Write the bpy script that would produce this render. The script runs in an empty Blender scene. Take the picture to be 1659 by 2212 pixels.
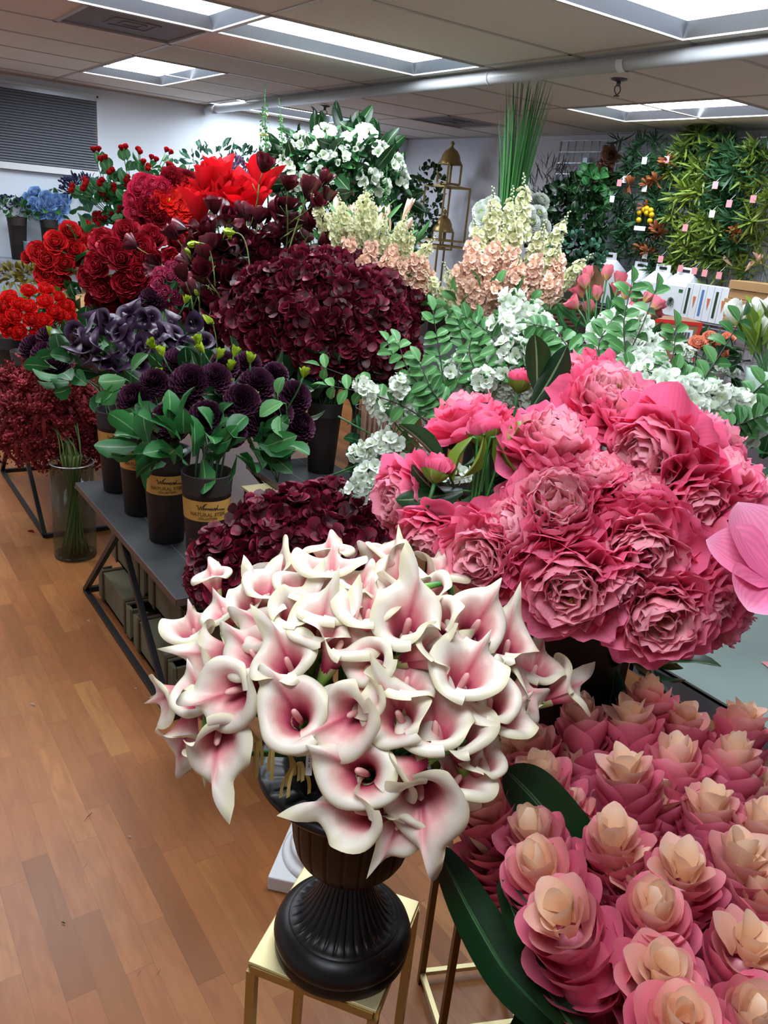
import bpy, math, random
import numpy as np
from mathutils import Matrix, Vector
PI=math.pi
S=bpy.context.scene; COL=S.collection
S.view_settings.view_transform='Standard'; S.view_settings.look='None'; S.view_settings.gamma=1; S.view_settings.exposure=0.0
S.view_settings.use_curve_mapping=False
rng=np.random.default_rng(7)
# ---------------------------------------------------------------- camera
YAW,PIT,ROL,FL,CH=.62745,.35365,.09779,1734.,1.68
def _rot():
    f=np.array([math.sin(YAW)*math.cos(PIT),math.cos(YAW)*math.cos(PIT),-math.sin(PIT)])
    r=np.array([math.cos(YAW),-math.sin(YAW),0]); u=np.cross(r,f)
    c,s=math.cos(ROL),math.sin(ROL)
    return c*r+s*u,-s*r+c*u,f
CR,CU,CF=_rot(); CAM=np.array([0,0,CH])
def ray(x,y): return (x-829.5)/FL*CR-(y-1106)/FL*CU+CF
def at(x,y,d): return CAM+ray(x,y)*d
def onz(x,y,z): d=ray(x,y); return CAM+d*((z-CH)/d[2])
def onx(x,y,X): d=ray(x,y); return CAM+d*(X/d[0])
def ony(x,y,Y): d=ray(x,y); return CAM+d*(Y/d[1])
def onball(x,y,c,r):
    """where the sight line meets the near side of a bouquet's rounded head (or comes closest to it)"""
    d=ray(x,y)/r; o=(CAM-c)/r
    a=d@d; b=o@d; q=b*b-a*(o@o-1)
    t=(-b-math.sqrt(q))/a if q>0 else -b/a
    return CAM+ray(x,y)*t
cd=bpy.data.cameras.new('camera'); cam=bpy.data.objects.new('camera',cd); COL.objects.link(cam); S.camera=cam
cd.sensor_fit='HORIZONTAL'; cd.sensor_width=36; cd.lens=36*FL/1659; cd.clip_start=.02
cam.matrix_world=Matrix([[CR[0],CU[0],-CF[0],0],[CR[1],CU[1],-CF[1],0],[CR[2],CU[2],-CF[2],CH],[0,0,0,1]])
# ---------------------------------------------------------------- mesh builder
def unit(v): v=np.asarray(v,float); return v/(np.linalg.norm(v)+1e-12)
def frame(pos,z,x=(1,0,0),s=1.):
    z=unit(z); x=np.asarray(x,float); x=x-z*(x@z)
    if np.linalg.norm(x)<1e-4: x=np.cross(z,[.3,.9,.1])
    x=unit(x); y=np.cross(z,x); M=np.eye(4); M[:3,0]=x*s; M[:3,1]=y*s; M[:3,2]=z*s; M[:3,3]=pos
    return M
class MB:
    def __init__(s): s.V=[];s.F=[];s.U=[];s.T=[];s.n=0;s.M=None;s.flat=False
    def add(s,P,F,uv=None,t=(0,0)):
        P=np.asarray(P,float).reshape(-1,3)
        if s.M is not None: P=P@s.M[:3,:3].T+s.M[:3,3]
        k=len(P); s.V.append(P); s.F.extend([tuple(int(i)+s.n for i in f) for f in F])
        s.U.append(np.zeros((k,2)) if uv is None else np.asarray(uv,float).reshape(-1,2)); s.T.append(np.tile(np.asarray(t,float),(k,1)))
        s.n+=k; return s
    def grid(s,P,uv=None,t=(0,0),wrap=False):
        a,b=P.shape[:2]; I=np.arange(a*b).reshape(a,b)
        if wrap: I=np.vstack([I,I[:1]])
        F=np.stack([I[:-1,:-1],I[1:,:-1],I[1:,1:],I[:-1,1:]],-1).reshape(-1,4)
        if uv is None:
            uu,vv=np.meshgrid(np.linspace(0,1,a),np.linspace(0,1,b),indexing='ij'); uv=np.stack([uu,vv],-1)
        return s.add(P,F.tolist(),uv,t)
    def box(s,c,d,rz=0,M=None,t=(0,0)):
        x,y,z=[k/2 for k in d]; P=np.array([[i*x,j*y,k*z] for i in(-1,1) for j in(-1,1) for k in(-1,1)])
        if rz: C_,S_=math.cos(rz),math.sin(rz); P=P@np.array([[C_,S_,0],[-S_,C_,0],[0,0,1]])
        if M is not None: P=P@M[:3,:3].T
        return s.add(P+np.asarray(c,float),[(0,1,3,2),(4,6,7,5),(0,4,5,1),(2,3,7,6),(0,2,6,4),(1,5,7,3)],None,t)
    def tube(s,pts,r,n=8,t=(0,0),cap=True):
        pts=np.asarray(pts,float); k=len(pts); r=np.broadcast_to(np.asarray(r,float),(k,))
        tg=np.gradient(pts,axis=0); tg/=np.linalg.norm(tg,axis=1)[:,None]+1e-12
        x=np.cross(tg[0],[.31,.2,.93]); x=unit(x); X=[]
        for i in range(k):
            x=unit(x-tg[i]*(x@tg[i])); X.append(x)
        X=np.array(X); Y=np.cross(tg,X); a=np.linspace(0,2*PI,n,endpoint=False)
        P=pts[None]+(np.cos(a)[:,None,None]*X[None]+np.sin(a)[:,None,None]*Y[None])*r[None,:,None]
        base=s.n; s.grid(P,t=t,wrap=True)
        if cap:
            s.F.append(tuple(base+i*k for i in range(n))[::-1]); s.F.append(tuple(base+i*k+k-1 for i in range(n)))
        return s
    def lathe(s,prof,n=48,mod=None,t=(0,0),c=(0,0,0)):
        prof=np.asarray(prof,float); a=np.linspace(0,2*PI,n,endpoint=False); R=np.tile(prof[:,0],(n,1)); Z=np.tile(prof[:,1],(n,1))
        if mod is not None: R,Z=mod(a[:,None],R,Z)
        P=np.stack([R*np.cos(a)[:,None]+c[0],R*np.sin(a)[:,None]+c[1],Z+c[2]],-1)
        return s.grid(P,t=t,wrap=True)
    def bar(s,a,b,w,h=None,up=(0,0,1),t=(0,0)):
        a=np.asarray(a,float);b=np.asarray(b,float);L=np.linalg.norm(b-a); M=frame((a+b)/2,b-a,up); return s.box((a+b)/2,(h or w,w,L),M=M,t=t)
    def ball(s,c,r,n=10,m=6,t=(0,0)):
        r=np.broadcast_to(np.asarray(r,float),(3,)); a=np.linspace(0,2*PI,n,endpoint=False); b=np.linspace(0,PI,m+1)
        P=np.stack([np.cos(a)[:,None]*np.sin(b)*r[0]+c[0],np.sin(a)[:,None]*np.sin(b)*r[1]+c[1],np.ones(n)[:,None]*np.cos(b)*r[2]+c[2]],-1)
        return s.grid(P[:, ::-1],t=t,wrap=True)
    def mesh(s,name,mat,smooth=True,bev=0):
        me=bpy.data.meshes.new(name); V=np.concatenate(s.V); me.from_pydata(V.tolist(),[],s.F)
        li=np.empty(len(me.loops),int); me.loops.foreach_get('vertex_index',li)
        for nm,A in(('UV',s.U),('T',s.T)):
            l=me.uv_layers.new(name=nm); l.data.foreach_set('uv',np.concatenate(A)[li].astype(np.float32).ravel())
        me.materials.append(mat); me.polygons.foreach_set('use_smooth',[smooth]*len(me.polygons)); me.update(); return me
    def build(s,name,mat,parent=None,smooth=True,**k):
        o=bpy.data.objects.new(name,s.mesh(name,mat,smooth)); COL.objects.link(o)
        if parent is not None: o.parent=parent
        for a,b in k.items(): o[a]=b
        return o
def bevel(o,w=.003,n=2):
    m=o.modifiers.new('edge','BEVEL'); m.width=w; m.segments=n; m.limit_method='ANGLE'; return o
def thing(name,label,cat,group=None,loc=(0,0,0),M=None):
    o=bpy.data.objects.new(name,None); COL.objects.link(o); o.empty_display_size=.02
    if M is not None: o.matrix_world=Matrix(M.tolist())
    else: o.location=loc
    return tag(o,label,cat,group)
def tag(o,label,cat,group=None):
    o['label']=label; o['category']=cat
    if group: o['group']=group
    return o
def struct(o): o['kind']='structure'; return o
def bez(p0,p1,p2,p3,n=10):
    t=np.linspace(0,1,n)[:,None]; p0,p1,p2,p3=[np.asarray(p,float) for p in(p0,p1,p2,p3)]
    return (1-t)**3*p0+3*t*(1-t)**2*p1+3*t*t*(1-t)*p2+t**3*p3
# ---------------------------------------------------------------- materials
def lin(h):
    if not isinstance(h,str): return tuple(h)+(1,)
    h=h.lstrip('#'); c=[int(h[i:i+2],16)/255 for i in(0,2,4)]
    return tuple(((x+.055)/1.055)**2.4 if x>.04045 else x/12.92 for x in c)+(1,)
class NT:
    def __init__(s,name):
        s.m=bpy.data.materials.new(name); s.m.use_nodes=True; s.t=s.m.node_tree; s.t.nodes.clear()
        s.out=s.n('ShaderNodeOutputMaterial')
    def n(s,k,**a):
        x=s.t.nodes.new(k)
        for b,c in a.items(): setattr(x,b,c)
        return x
    def l(s,a,b): s.t.links.new(a,b)
    def put(s,sock,v):
        if hasattr(v,'is_linked') or hasattr(v,'links'): s.l(v,sock)
        else: sock.default_value=v
    def math(s,op,a,b=None,c=None):
        x=s.n('ShaderNodeMath',operation=op); s.put(x.inputs[0],a)
        if b is not None: s.put(x.inputs[1],b)
        if c is not None: s.put(x.inputs[2],c)
        return x.outputs[0]
    def mix(s,f,a,b,mode='MIX'):
        x=s.n('ShaderNodeMix',data_type='RGBA',blend_type=mode); s.put(x.inputs[0],f); s.put(x.inputs[6],a); s.put(x.inputs[7],b); return x.outputs[2]
    def ramp(s,f,stops,interp='LINEAR'):
        x=s.n('ShaderNodeValToRGB'); x.color_ramp.interpolation=interp; e=x.color_ramp.elements
        while len(e)<len(stops): e.new(.5)
        for i,(p,c) in enumerate(stops): e[i].position=p; e[i].color=lin(c)
        s.put(x.inputs[0],f); return x.outputs[0]
    def noise(s,vec,scale,detail=3,rough=.5,dist=0):
        x=s.n('ShaderNodeTexNoise'); x.inputs['Scale'].default_value=scale; x.inputs['Detail'].default_value=detail; x.inputs['Roughness'].default_value=rough; x.inputs['Distortion'].default_value=dist
        if vec is not None: s.l(vec,x.inputs['Vector'])
        return x.outputs['Fac']
    def obj(s): return s.n('ShaderNodeTexCoord').outputs['Object']
    def bump(s,h,st=.3,d=.01):
        x=s.n('ShaderNodeBump'); x.inputs['Strength'].default_value=st; x.inputs['Distance'].default_value=d; s.l(h,x.inputs['Height']); return x.outputs[0]
    def pbr(s,col,rough=.5,metal=0,normal=None,spec=.5,**k):
        x=s.n('ShaderNodeBsdfPrincipled'); s.put(x.inputs['Base Color'],col); s.put(x.inputs['Roughness'],rough); s.put(x.inputs['Metallic'],metal)
        x.inputs['Specular IOR Level'].default_value=spec
        if normal is not None: s.l(normal,x.inputs['Normal'])
        for a,b in k.items(): s.put(x.inputs[a.replace('_',' ')],b)
        s.l(x.outputs[0],s.out.inputs[0]); return x
def plain(name,c,rough=.5,metal=0,var=.06,scale=30,bump=0,spec=.5):
    t=NT(name); o=t.obj(); f=t.noise(o,scale,4)
    c0=lin(c); col=t.mix(f,[x*(1-var) for x in c0[:3]]+[1],[min(1,x*(1+var)) for x in c0[:3]]+[1])
    t.pbr(col,rough,metal,t.bump(f,bump,.002) if bump else None,spec); return t.m
def petalmat(name,A,B=None,rough=.5,var=.16,trans=.22,vein=.06,hue=None,spec=.35):
    """petal colour runs along the petal (ramp A) and, by how far out the petal sits in its bloom, towards ramp B"""
    t=NT(name)
    uv=t.n('ShaderNodeUVMap',uv_map='UV').outputs[0]; tt=t.n('ShaderNodeUVMap',uv_map='T').outputs[0]
    sx=t.n('ShaderNodeSeparateXYZ'); t.l(uv,sx.inputs[0]); st=t.n('ShaderNodeSeparateXYZ'); t.l(tt,st.inputs[0])
    nz=t.noise(t.obj(),60,2); v=t.math('ADD',sx.outputs[1],t.math('MULTIPLY',t.math('SUBTRACT',nz,.5),.18))
    c=t.ramp(v,A)
    if B: c=t.mix(st.outputs[0],c,t.ramp(v,B))
    oi=t.n('ShaderNodeObjectInfo').outputs['Random']
    k=t.math('ADD',t.math('MULTIPLY',t.math('SUBTRACT',st.outputs[1],.5),var),1.0)
    k=t.math('ADD',k,t.math('MULTIPLY',t.math('SUBTRACT',oi,.5),var*.8))
    w=t.n('ShaderNodeTexWave',bands_direction='X'); w.inputs['Scale'].default_value=4; w.inputs['Distortion'].default_value=1.5; t.l(uv,w.inputs['Vector'])
    k=t.math('MULTIPLY',k,t.math('SUBTRACT',1+vein/2,t.math('MULTIPLY',w.outputs['Fac'],vein)))
    hs=t.n('ShaderNodeHueSaturation'); t.l(c,hs.inputs['Color']); t.l(k,hs.inputs['Value'])
    if hue: t.l(t.math('ADD',.5,t.math('MULTIPLY',t.math('SUBTRACT',oi,.5),hue)),hs.inputs['Hue'])
    col=hs.outputs[0]
    p=t.pbr(col,rough,0,None,spec)
    if trans:
        tr=t.n('ShaderNodeBsdfTranslucent'); t.l(col,tr.inputs[0]); ms=t.n('ShaderNodeMixShader'); ms.inputs[0].default_value=trans
        t.l(p.outputs[0],ms.inputs[1]); t.l(tr.outputs[0],ms.inputs[2]); t.l(ms.outputs[0],t.out.inputs[0])
    return t.m
def leafmat(name,a,b,rough=.45,trans=.15,spec=.4):
    t=NT(name); uv=t.n('ShaderNodeUVMap',uv_map='UV').outputs[0]; tt=t.n('ShaderNodeUVMap',uv_map='T').outputs[0]
    sx=t.n('ShaderNodeSeparateXYZ'); t.l(uv,sx.inputs[0]); st=t.n('ShaderNodeSeparateXYZ'); t.l(tt,st.inputs[0])
    oi=t.n('ShaderNodeObjectInfo').outputs['Random']
    f=t.math('ADD',t.math('MULTIPLY',st.outputs[1],.7),t.math('MULTIPLY',oi,.3))
    c=t.mix(f,lin(a),lin(b))
    mid=t.math('LESS_THAN',t.math('ABSOLUTE',t.math('SUBTRACT',sx.outputs[0],.5)),.035)
    c=t.mix(t.math('MULTIPLY',mid,.35),c,lin('#a8c890'))
    p=t.pbr(c,rough,0,t.bump(t.noise(t.obj(),90,3),.15,.002),spec)
    if trans:
        tr=t.n('ShaderNodeBsdfTranslucent'); t.l(c,tr.inputs[0]); ms=t.n('ShaderNodeMixShader'); ms.inputs[0].default_value=trans
        t.l(p.outputs[0],ms.inputs[1]); t.l(tr.outputs[0],ms.inputs[2]); t.l(ms.outputs[0],t.out.inputs[0])
    return t.m
def glassmat(name,tint='#dfe8e6',rough=.02):
    t=NT(name); g=t.n('ShaderNodeBsdfTransparent'); g.inputs[0].default_value=lin(tint)
    s=t.n('ShaderNodeBsdfGlossy'); s.inputs['Roughness'].default_value=rough; s.inputs[0].default_value=(1,1,1,1)
    f=t.n('ShaderNodeLayerWeight'); f.inputs[0].default_value=.12; ms=t.n('ShaderNodeMixShader'); t.l(t.math('MULTIPLY',f.outputs['Facing'],.35),ms.inputs[0]); t.l(g.outputs[0],ms.inputs[1]); t.l(s.outputs[0],ms.inputs[2])
    t.l(ms.outputs[0],t.out.inputs[0]); return t.m
def emit(name,c,s):
    t=NT(name); e=t.n('ShaderNodeEmission'); e.inputs[0].default_value=lin(c); e.inputs[1].default_value=s; t.l(e.outputs[0],t.out.inputs[0]); return t.m
def floormat():
    t=NT('laminate oak floor'); o=t.obj(); sp=t.n('ShaderNodeSeparateXYZ'); t.l(o,sp.inputs[0]); X,Y=sp.outputs[0],sp.outputs[1]
    W=.0655
    r=t.math('FLOOR',t.math('DIVIDE',X,W)); fx=t.math('FRACT',t.math('DIVIDE',X,W))
    wn=t.n('ShaderNodeTexWhiteNoise',noise_dimensions='1D'); t.l(r,wn.inputs['W'])
    ys=t.math('DIVIDE',t.math('ADD',Y,t.math('MULTIPLY',wn.outputs['Value'],3.0)),.46)
    c=t.math('FLOOR',ys); fy=t.math('FRACT',ys)
    cx=t.n('ShaderNodeCombineXYZ'); t.l(r,cx.inputs[0]); t.l(c,cx.inputs[1])
    w2=t.n('ShaderNodeTexWhiteNoise',noise_dimensions='2D'); t.l(cx.outputs[0],w2.inputs['Vector']); rv=w2.outputs['Value']
    # grain: stretched along the plank, shifted per plank
    gx=t.n('ShaderNodeCombineXYZ'); t.l(t.math('MULTIPLY',X,1),gx.inputs[0]); t.l(t.math('MULTIPLY',Y,.09),gx.inputs[1]); t.l(t.math('MULTIPLY',rv,37),gx.inputs[2])
    g1=t.noise(gx.outputs[0],90,5,.6,.6)
    gw=t.n('ShaderNodeCombineXYZ'); t.l(X,gw.inputs[0]); t.l(t.math('MULTIPLY',Y,.22),gw.inputs[1]); t.l(t.math('MULTIPLY',rv,19),gw.inputs[2])
    wv=t.n('ShaderNodeTexWave',wave_type='RINGS'); wv.inputs['Scale'].default_value=11; wv.inputs['Distortion'].default_value=9; wv.inputs['Detail'].default_value=2.5; wv.inputs['Detail Scale'].default_value=1.6; t.l(gw.outputs[0],wv.inputs['Vector'])
    base=t.ramp(rv,[(0,'#8a532c'),(.22,'#985e34'),(.42,'#824c28'),(.62,'#a0683a'),(.8,'#74431f'),(1,'#a6713f')])
    c1=t.mix(t.math('MULTIPLY',t.math('SMOOTH_MIN',1.0,t.math('MULTIPLY',t.math('SUBTRACT',g1,.42),2.2),.1),.55),base,lin('#6a3a1e'))
    c2=t.mix(t.math('MULTIPLY',t.math('POWER',wv.outputs['Fac'],3),.3),c1,lin('#6e3e22'))
    c2=t.mix(t.math('MULTIPLY',t.noise(gx.outputs[0],14,3),.25),c2,lin('#b47e50'))
    e1=t.math('LESS_THAN',fx,.018); e2=t.math('LESS_THAN',fy,.004)
    c3=t.mix(t.math('MULTIPLY',t.math('MAXIMUM',e1,e2),.45),c2,lin('#5a3420'))
    t.pbr(c3,t.math('ADD',.3,t.math('MULTIPLY',g1,.12)),0,t.bump(g1,.05,.001),.3); return t.m
def ceilmat():
    t=NT('mineral fibre ceiling tile'); o=t.obj(); f=t.noise(o,220,3,.7); p=t.noise(o,38,3,.6)
    pit=t.math('GREATER_THAN',t.noise(o,120,2,.8,1.5),.66)
    c=t.mix(p,lin('#dad7d2'),lin('#e6e4e0')); c=t.mix(t.math('MULTIPLY',pit,.45),c,lin('#8a8178')); c=t.mix(t.math('MULTIPLY',f,.15),c,lin('#a29a90'))
    t.pbr(c,.95,0,t.bump(f,.25,.002),.1); return t.m
M={}
M['floor']=floormat(); M['ceil']=ceilmat()
M['tbar']=plain('ceiling grid bar paint','#b0aca6',.5,0,.02)
M['wallL']=plain('cool white wall paint','#dfeaf6',.75,0,.02,8); M['wallB']=plain('grey white wall paint','#dcdfe9',.8,0,.03,8)
M['pipe']=plain('painted pipe','#b9bdc0',.4,0,.03)
M['lens']=emit('fluorescent lens','#eef6ff',11)
M['refl']=plain('louvre reflector aluminium','#8e949e',.35,.85,.02)
M['refd']=plain('white fixture housing','#c9d3dc',.5,0,.02)
M['ventm']=plain('dusty vent metal','#6c6e76',.7,0,.3,7)
M['blind']=plain('grey aluminium slat','#9aa0ab',.35,.3,.05)
M['white']=plain('white paint','#e6ecf0',.5,0,.03); M['black']=plain('matte black plastic','#060606',.6,0,.2)
M['slate']=plain('charcoal laminate','#2e2f31',.55,0,.25,6,.05); M['bmetal']=plain('black powder coated steel','#17171a',.45,.3,.1)
M['brownedge']=plain('dark brown edge band','#4a3a33',.5,0,.2)
M['gold']=plain('brushed gold steel','#a8905a',.38,.75,.1,60); M['goldtop']=plain('pale gold painted steel','#ddd09c',.42,.45,.04,20,.05)
M['darkgold']=plain('bronze gold leg steel','#6f5228',.42,.7,.15,40)
M['crate']=plain('olive stained wood','#66624a',.8,0,.25,14,.4); M['crateb']=plain('rusty brown strap','#4b3a22',.7,0,.2,20)
M['potb']=plain('dark brown pot','#211a18',.6,0,.12,9,0,.3); M['soil']=plain('dark inside','#0b0a0a',.9)
M['glass']=glassmat('clear glass'); M['water']=glassmat('smoky base glass','#b9b2b6')
M['marble']=plain('white plaster','#d8dadb',.6,0,.06,10,.15)
M['carton']=plain('kraft cardboard','#b08a5c',.8,0,.06,12); M['carton2']=plain('brown cardboard','#8a6446',.8,0,.08,12)
M['red']=plain('red tape','#c22a20',.5); M['ink']=plain('black ink','#141414',.6); M['paper']=plain('white label paper','#dfe4ea',.6,0,.02)
M['kraft']=plain('mustard label','#b58a42',.6,0,.06,8); M['brownink']=plain('brown ink','#6a4a1c',.6)
M['tabletop']=plain('pale grey green table top','#80918d',.45,0,.03,10); M['greyedge']=plain('grey table edge','#5d6670',.5,0,.05); M['mauve']=plain('mauve grey metal','#6a6168',.45,.3,.05)
M['wicker']=plain('wicker','#5d4030',.8,0,.4,50,.6); M['chrome']=plain('chrome wire','#c4cad2',.25,.7,.04)
M['mint']=plain('mint ceramic','#b9cfc3',.35,0,.03); M['greyvase']=plain('taupe ceramic','#6d625f',.6,0,.1,20)
M['pinktag']=plain('pink hang tag','#e08f96',.6); M['wood']=plain('honey wood','#b07a3c',.6); M['frame']=plain('brown frame','#6e3c28',.5,0,.1); M['maroonm']=plain('maroon mat','#7c2c40',.6)
M['raffia']=plain('yellow raffia','#c9b56a',.7,0,.2,60); M['brass']=plain('aged brass','#9d8552',.4,.6,.12,30)
M['steel']=plain('dull steel','#5d6066',.4,.7,.1); M['ceram']=plain('grey glazed ceramic','#7f8fa3',.4,0,.1,30)
# greens
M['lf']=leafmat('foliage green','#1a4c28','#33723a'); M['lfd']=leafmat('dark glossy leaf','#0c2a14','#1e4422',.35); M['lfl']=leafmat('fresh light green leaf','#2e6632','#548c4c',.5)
M['lfy']=leafmat('yellow green foliage','#4f6a1e','#7e9a34'); M['lfb']=leafmat('blue green foliage','#1d4a3c','#3d7058'); M['lfbud']=leafmat('lime bud','#7d9a1c','#a8c030')
M['stem']=plain('green stem','#2d6a2c',.5,0,.15,20); M['stemd']=plain('dark green stem','#1c3a1c',.5,0,.2,20); M['stemo']=plain('olive stem','#5a6a30',.6,0,.2,20); M['twig']=plain('dark brown twig','#2c2420',.7,0,.2)
M['grass']=leafmat('grass blade','#2a6c30','#4a9048',.5)
# petals
M['calla']=petalmat('calla spathe',[(0,'#780e38'),(.26,'#a42a52'),(.44,'#c85c70'),(.6,'#dc9694'),(.73,'#e6c6bb'),(.84,'#e6ded0'),(1,'#e2dcb8')],rough=.42,var=.06,trans=.18,vein=.05,spec=.4)
M['spadix']=plain('pale pink spadix','#d8a09a',.5,0,.05)
M['peony']=petalmat('peony petal',[(0,'#f8aeb2'),(.4,'#fec2c8'),(.78,'#feb8c8'),(1,'#fa86ac')],[(0,'#ee6c94'),(.4,'#f8709a'),(.85,'#fc7ea6'),(1,'#fea4c2')],rough=.6,var=.1,trans=.42,vein=.08)
M['stamen']=plain('yellow stamens','#c8a050',.6)
M['ginger']=petalmat('torch ginger bract',[(0,'#f6c8a0'),(.5,'#fad8ba'),(1,'#fadcc8')],[(0,'#e06088'),(.5,'#f27c9a'),(.88,'#fa9aae'),(1,'#fcc4c4')],rough=.38,var=.14,trans=.2,vein=.05,spec=.45)
M['hyd']=petalmat('burgundy hydrangea petal',[(0,'#340814'),(.5,'#6a1028'),(1,'#93203e')],[(0,'#22060e'),(.6,'#440c1c'),(1,'#6c1830')],rough=.5,var=.5,trans=.12,vein=.08)
M['dah']=petalmat('dark plum dahlia petal',[(0,'#1c0c18'),(.6,'#3a1830'),(1,'#6a3852')],rough=.5,var=.4,trans=.05)
M['pcalla']=petalmat('dark purple calla',[(0,'#140818'),(.5,'#2c1830'),(1,'#4a3450')],rough=.4,var=.3,trans=.04,spec=.5)
M['amar']=petalmat('maroon amaranthus',[(0,'#66141f'),(1,'#a6383e')],rough=.8,var=.5,trans=.05)
M['ran']=petalmat('orange red ranunculus petal',[(0,'#e83a20'),(.5,'#e02018'),(1,'#c01416')],rough=.55,var=.25)
M['scar']=petalmat('scarlet rose petal',[(0,'#7e0a14'),(.6,'#c01c20'),(1,'#d23030')],rough=.5,var=.35)
M['crim']=petalmat('crimson petal',[(0,'#4a0610'),(.6,'#8e1020'),(1,'#a81c2c')],rough=.5,var=.4)
M['pinkr']=petalmat('raspberry pink rose petal',[(0,'#8e2044'),(.6,'#b03a62'),(1,'#d06a8a')],rough=.5,var=.25)
M['hotp']=petalmat('hot pink ranunculus petal',[(0,'#b81038'),(.6,'#d82a54'),(1,'#e85a7a')],rough=.5,var=.25)
M['poin']=petalmat('bright red pointed petal',[(0,'#a00c14'),(.6,'#d01420'),(1,'#d82a34')],rough=.5,var=.2,vein=.2)
M['magn']=petalmat('oxblood magnolia petal',[(0,'#220810'),(.5,'#4e0f1c'),(1,'#701c2a')],rough=.32,var=.4,trans=.05,spec=.55)
M['wht']=petalmat('white petal',[(0,'#ccdcae'),(.35,'#e6eee2'),(1,'#eff4f0')],rough=.5,var=.08)
M['cream']=petalmat('cream petal',[(0,'#ced69a'),(.4,'#e8e8c0'),(1,'#f2f0d8')],rough=.6,var=.12)
M['peach']=petalmat('peach petal',[(0,'#f0d0a8'),(.4,'#f6cdb8'),(1,'#f8dccd')],rough=.6,var=.14)
M['tulp']=petalmat('pink tulip petal',[(0,'#d8c878'),(.25,'#e0808a'),(1,'#d85872')],rough=.4,var=.2)
M['tulw']=petalmat('white tulip petal',[(0,'#b8c86a'),(.25,'#ecefe0'),(1,'#f4f6f2')],rough=.4,var=.06)
M['coral']=petalmat('coral rose petal',[(0,'#e08058'),(.6,'#f0a080'),(1,'#f6bca4')],rough=.5,var=.15)
M['blue']=petalmat('powder blue petal',[(0,'#6090d0'),(.6,'#98c0ee'),(1,'#bcd8f6')],rough=.5,var=.2)
M['navy']=petalmat('navy petal',[(0,'#141c3c'),(1,'#2c3660')],rough=.6,var=.3)
M['lilac']=petalmat('dusty lilac petal',[(0,'#7a5a7c'),(1,'#a88aa8')],rough=.6,var=.3)
M['yel']=petalmat('yellow petal',[(0,'#c89a10'),(1,'#e8c81c')],rough=.5,var=.2)
M['brsuc']=petalmat('brown succulent leaf',[(0,'#3a2c1c'),(.6,'#5c3c2e'),(1,'#7c5048')],rough=.5,var=.4,trans=0)
M['olsuc']=petalmat('olive yellow succulent leaf',[(0,'#4a4818'),(1,'#8a7c24')],rough=.5,var=.4,trans=0)
M['pinkbig']=petalmat('pale pink veined petal',[(0,'#e06898'),(.4,'#f08ab0'),(.8,'#f4a8c8'),(1,'#fbdce8')],rough=.45,var=.08,trans=.2,vein=.16)
M['orsp']=petalmat('rusty orange spray',[(0,'#6e3c1e'),(1,'#a45c38')],rough=.7,var=.3)
M['lfd2']=leafmat('dark spiky green','#1c4024','#3a6a42',.5); M['lfy2']=leafmat('yellow green spiky','#4c7028','#8c9c3c',.5)
EXPO=0.95
# ================================================================ the room
H=2.442; XB=5.31; YW=7.54; X0=-2.4; Y0=-2.6
def wall(name,c,d,mat): b=MB().box(c,d); return struct(b.build(name,mat,smooth=False))
wall('floor',((X0+XB)/2,(Y0+YW)/2,-.05),(XB-X0+.2,YW-Y0+.2,.1),M['floor'])
wall('wall_left',((X0+XB)/2,YW+.05,H/2),(XB-X0+.2,.1,H+.4),M['wallL'])
wall('wall_back',(XB+.05,(Y0+YW)/2,H/2),(.1,YW-Y0+.2,H+.4),M['wallB'])
wall('wall_right',((X0+XB)/2,Y0-.05,H/2),(XB-X0+.2,.1,H+.4),M['wallB'])
wall('wall_front',(X0-.05,(Y0+YW)/2,H/2),(.1,YW-Y0+.2,H+.4),M['wallB'])
b=MB().box(((X0+XB)/2,YW-.008,.05),(XB-X0,.016,.1)); struct(b.build('baseboard_left',M['white'],smooth=False))
b=MB().box((XB-.008,(Y0+YW)/2,.05),(.016,YW-Y0,.1)); struct(b.build('baseboard_back',M['white'],smooth=False))
xl=lambda k:1.77+1.22*k
yl=lambda n:7.294-.61*n
# light fittings: (x0,x1,y0,y1)
FX=[(xl(0),xl(1),yl(6),yl(5)),(xl(-1),xl(0),yl(6),yl(5)),(xl(0),xl(0)+.61,yl(3),yl(1)),(xl(1),xl(2),yl(1),yl(0)),(xl(2),xl(2)+.61,yl(7),yl(5)),(xl(0),xl(1),yl(9),yl(8)),
 (xl(-1),xl(0),yl(10),yl(9)),(xl(-2),xl(-1),yl(12),yl(11)),(xl(-2),xl(-1),yl(6),yl(5)),(xl(-2),xl(-1),yl(3),yl(2)),(xl(2),xl(2)+.61,yl(12),yl(10))]  # second row: unseen fittings added to brighten the flowers and walls
VT=[(xl(0)-.61,xl(0),yl(5),yl(4)),(xl(2)-.0,xl(2)+.61,yl(3),yl(2))]
cells=MB(); xs=[X0]+[v for v in [xl(0)+.61*k for k in range(-7,6)] if X0<v<XB]+[XB]; ys=sorted([YW,Y0]+[yl(n) for n in range(0,17) if Y0<yl(n)<YW])
for i in range(len(xs)-1):
    for j in range(len(ys)-1):
        cx,cy=(xs[i]+xs[i+1])/2,(ys[j]+ys[j+1])/2
        if any(a<cx<b_ and c<cy<d for a,b_,c,d in FX+VT): continue
        cells.add([(xs[i],ys[j],H),(xs[i],ys[j+1],H),(xs[i+1],ys[j+1],H),(xs[i+1],ys[j],H)],[(0,1,2,3)])
struct(cells.build('ceiling',M['ceil'],smooth=False))
tb=MB()
for k in range(-3,3): tb.box((xl(k),(Y0+YW)/2,H-.001),(.024,YW-Y0,.004))
for y in ys[1:-1]: tb.box(((X0+XB)/2,y,H-.001),(XB-X0,.024,.004))
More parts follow.
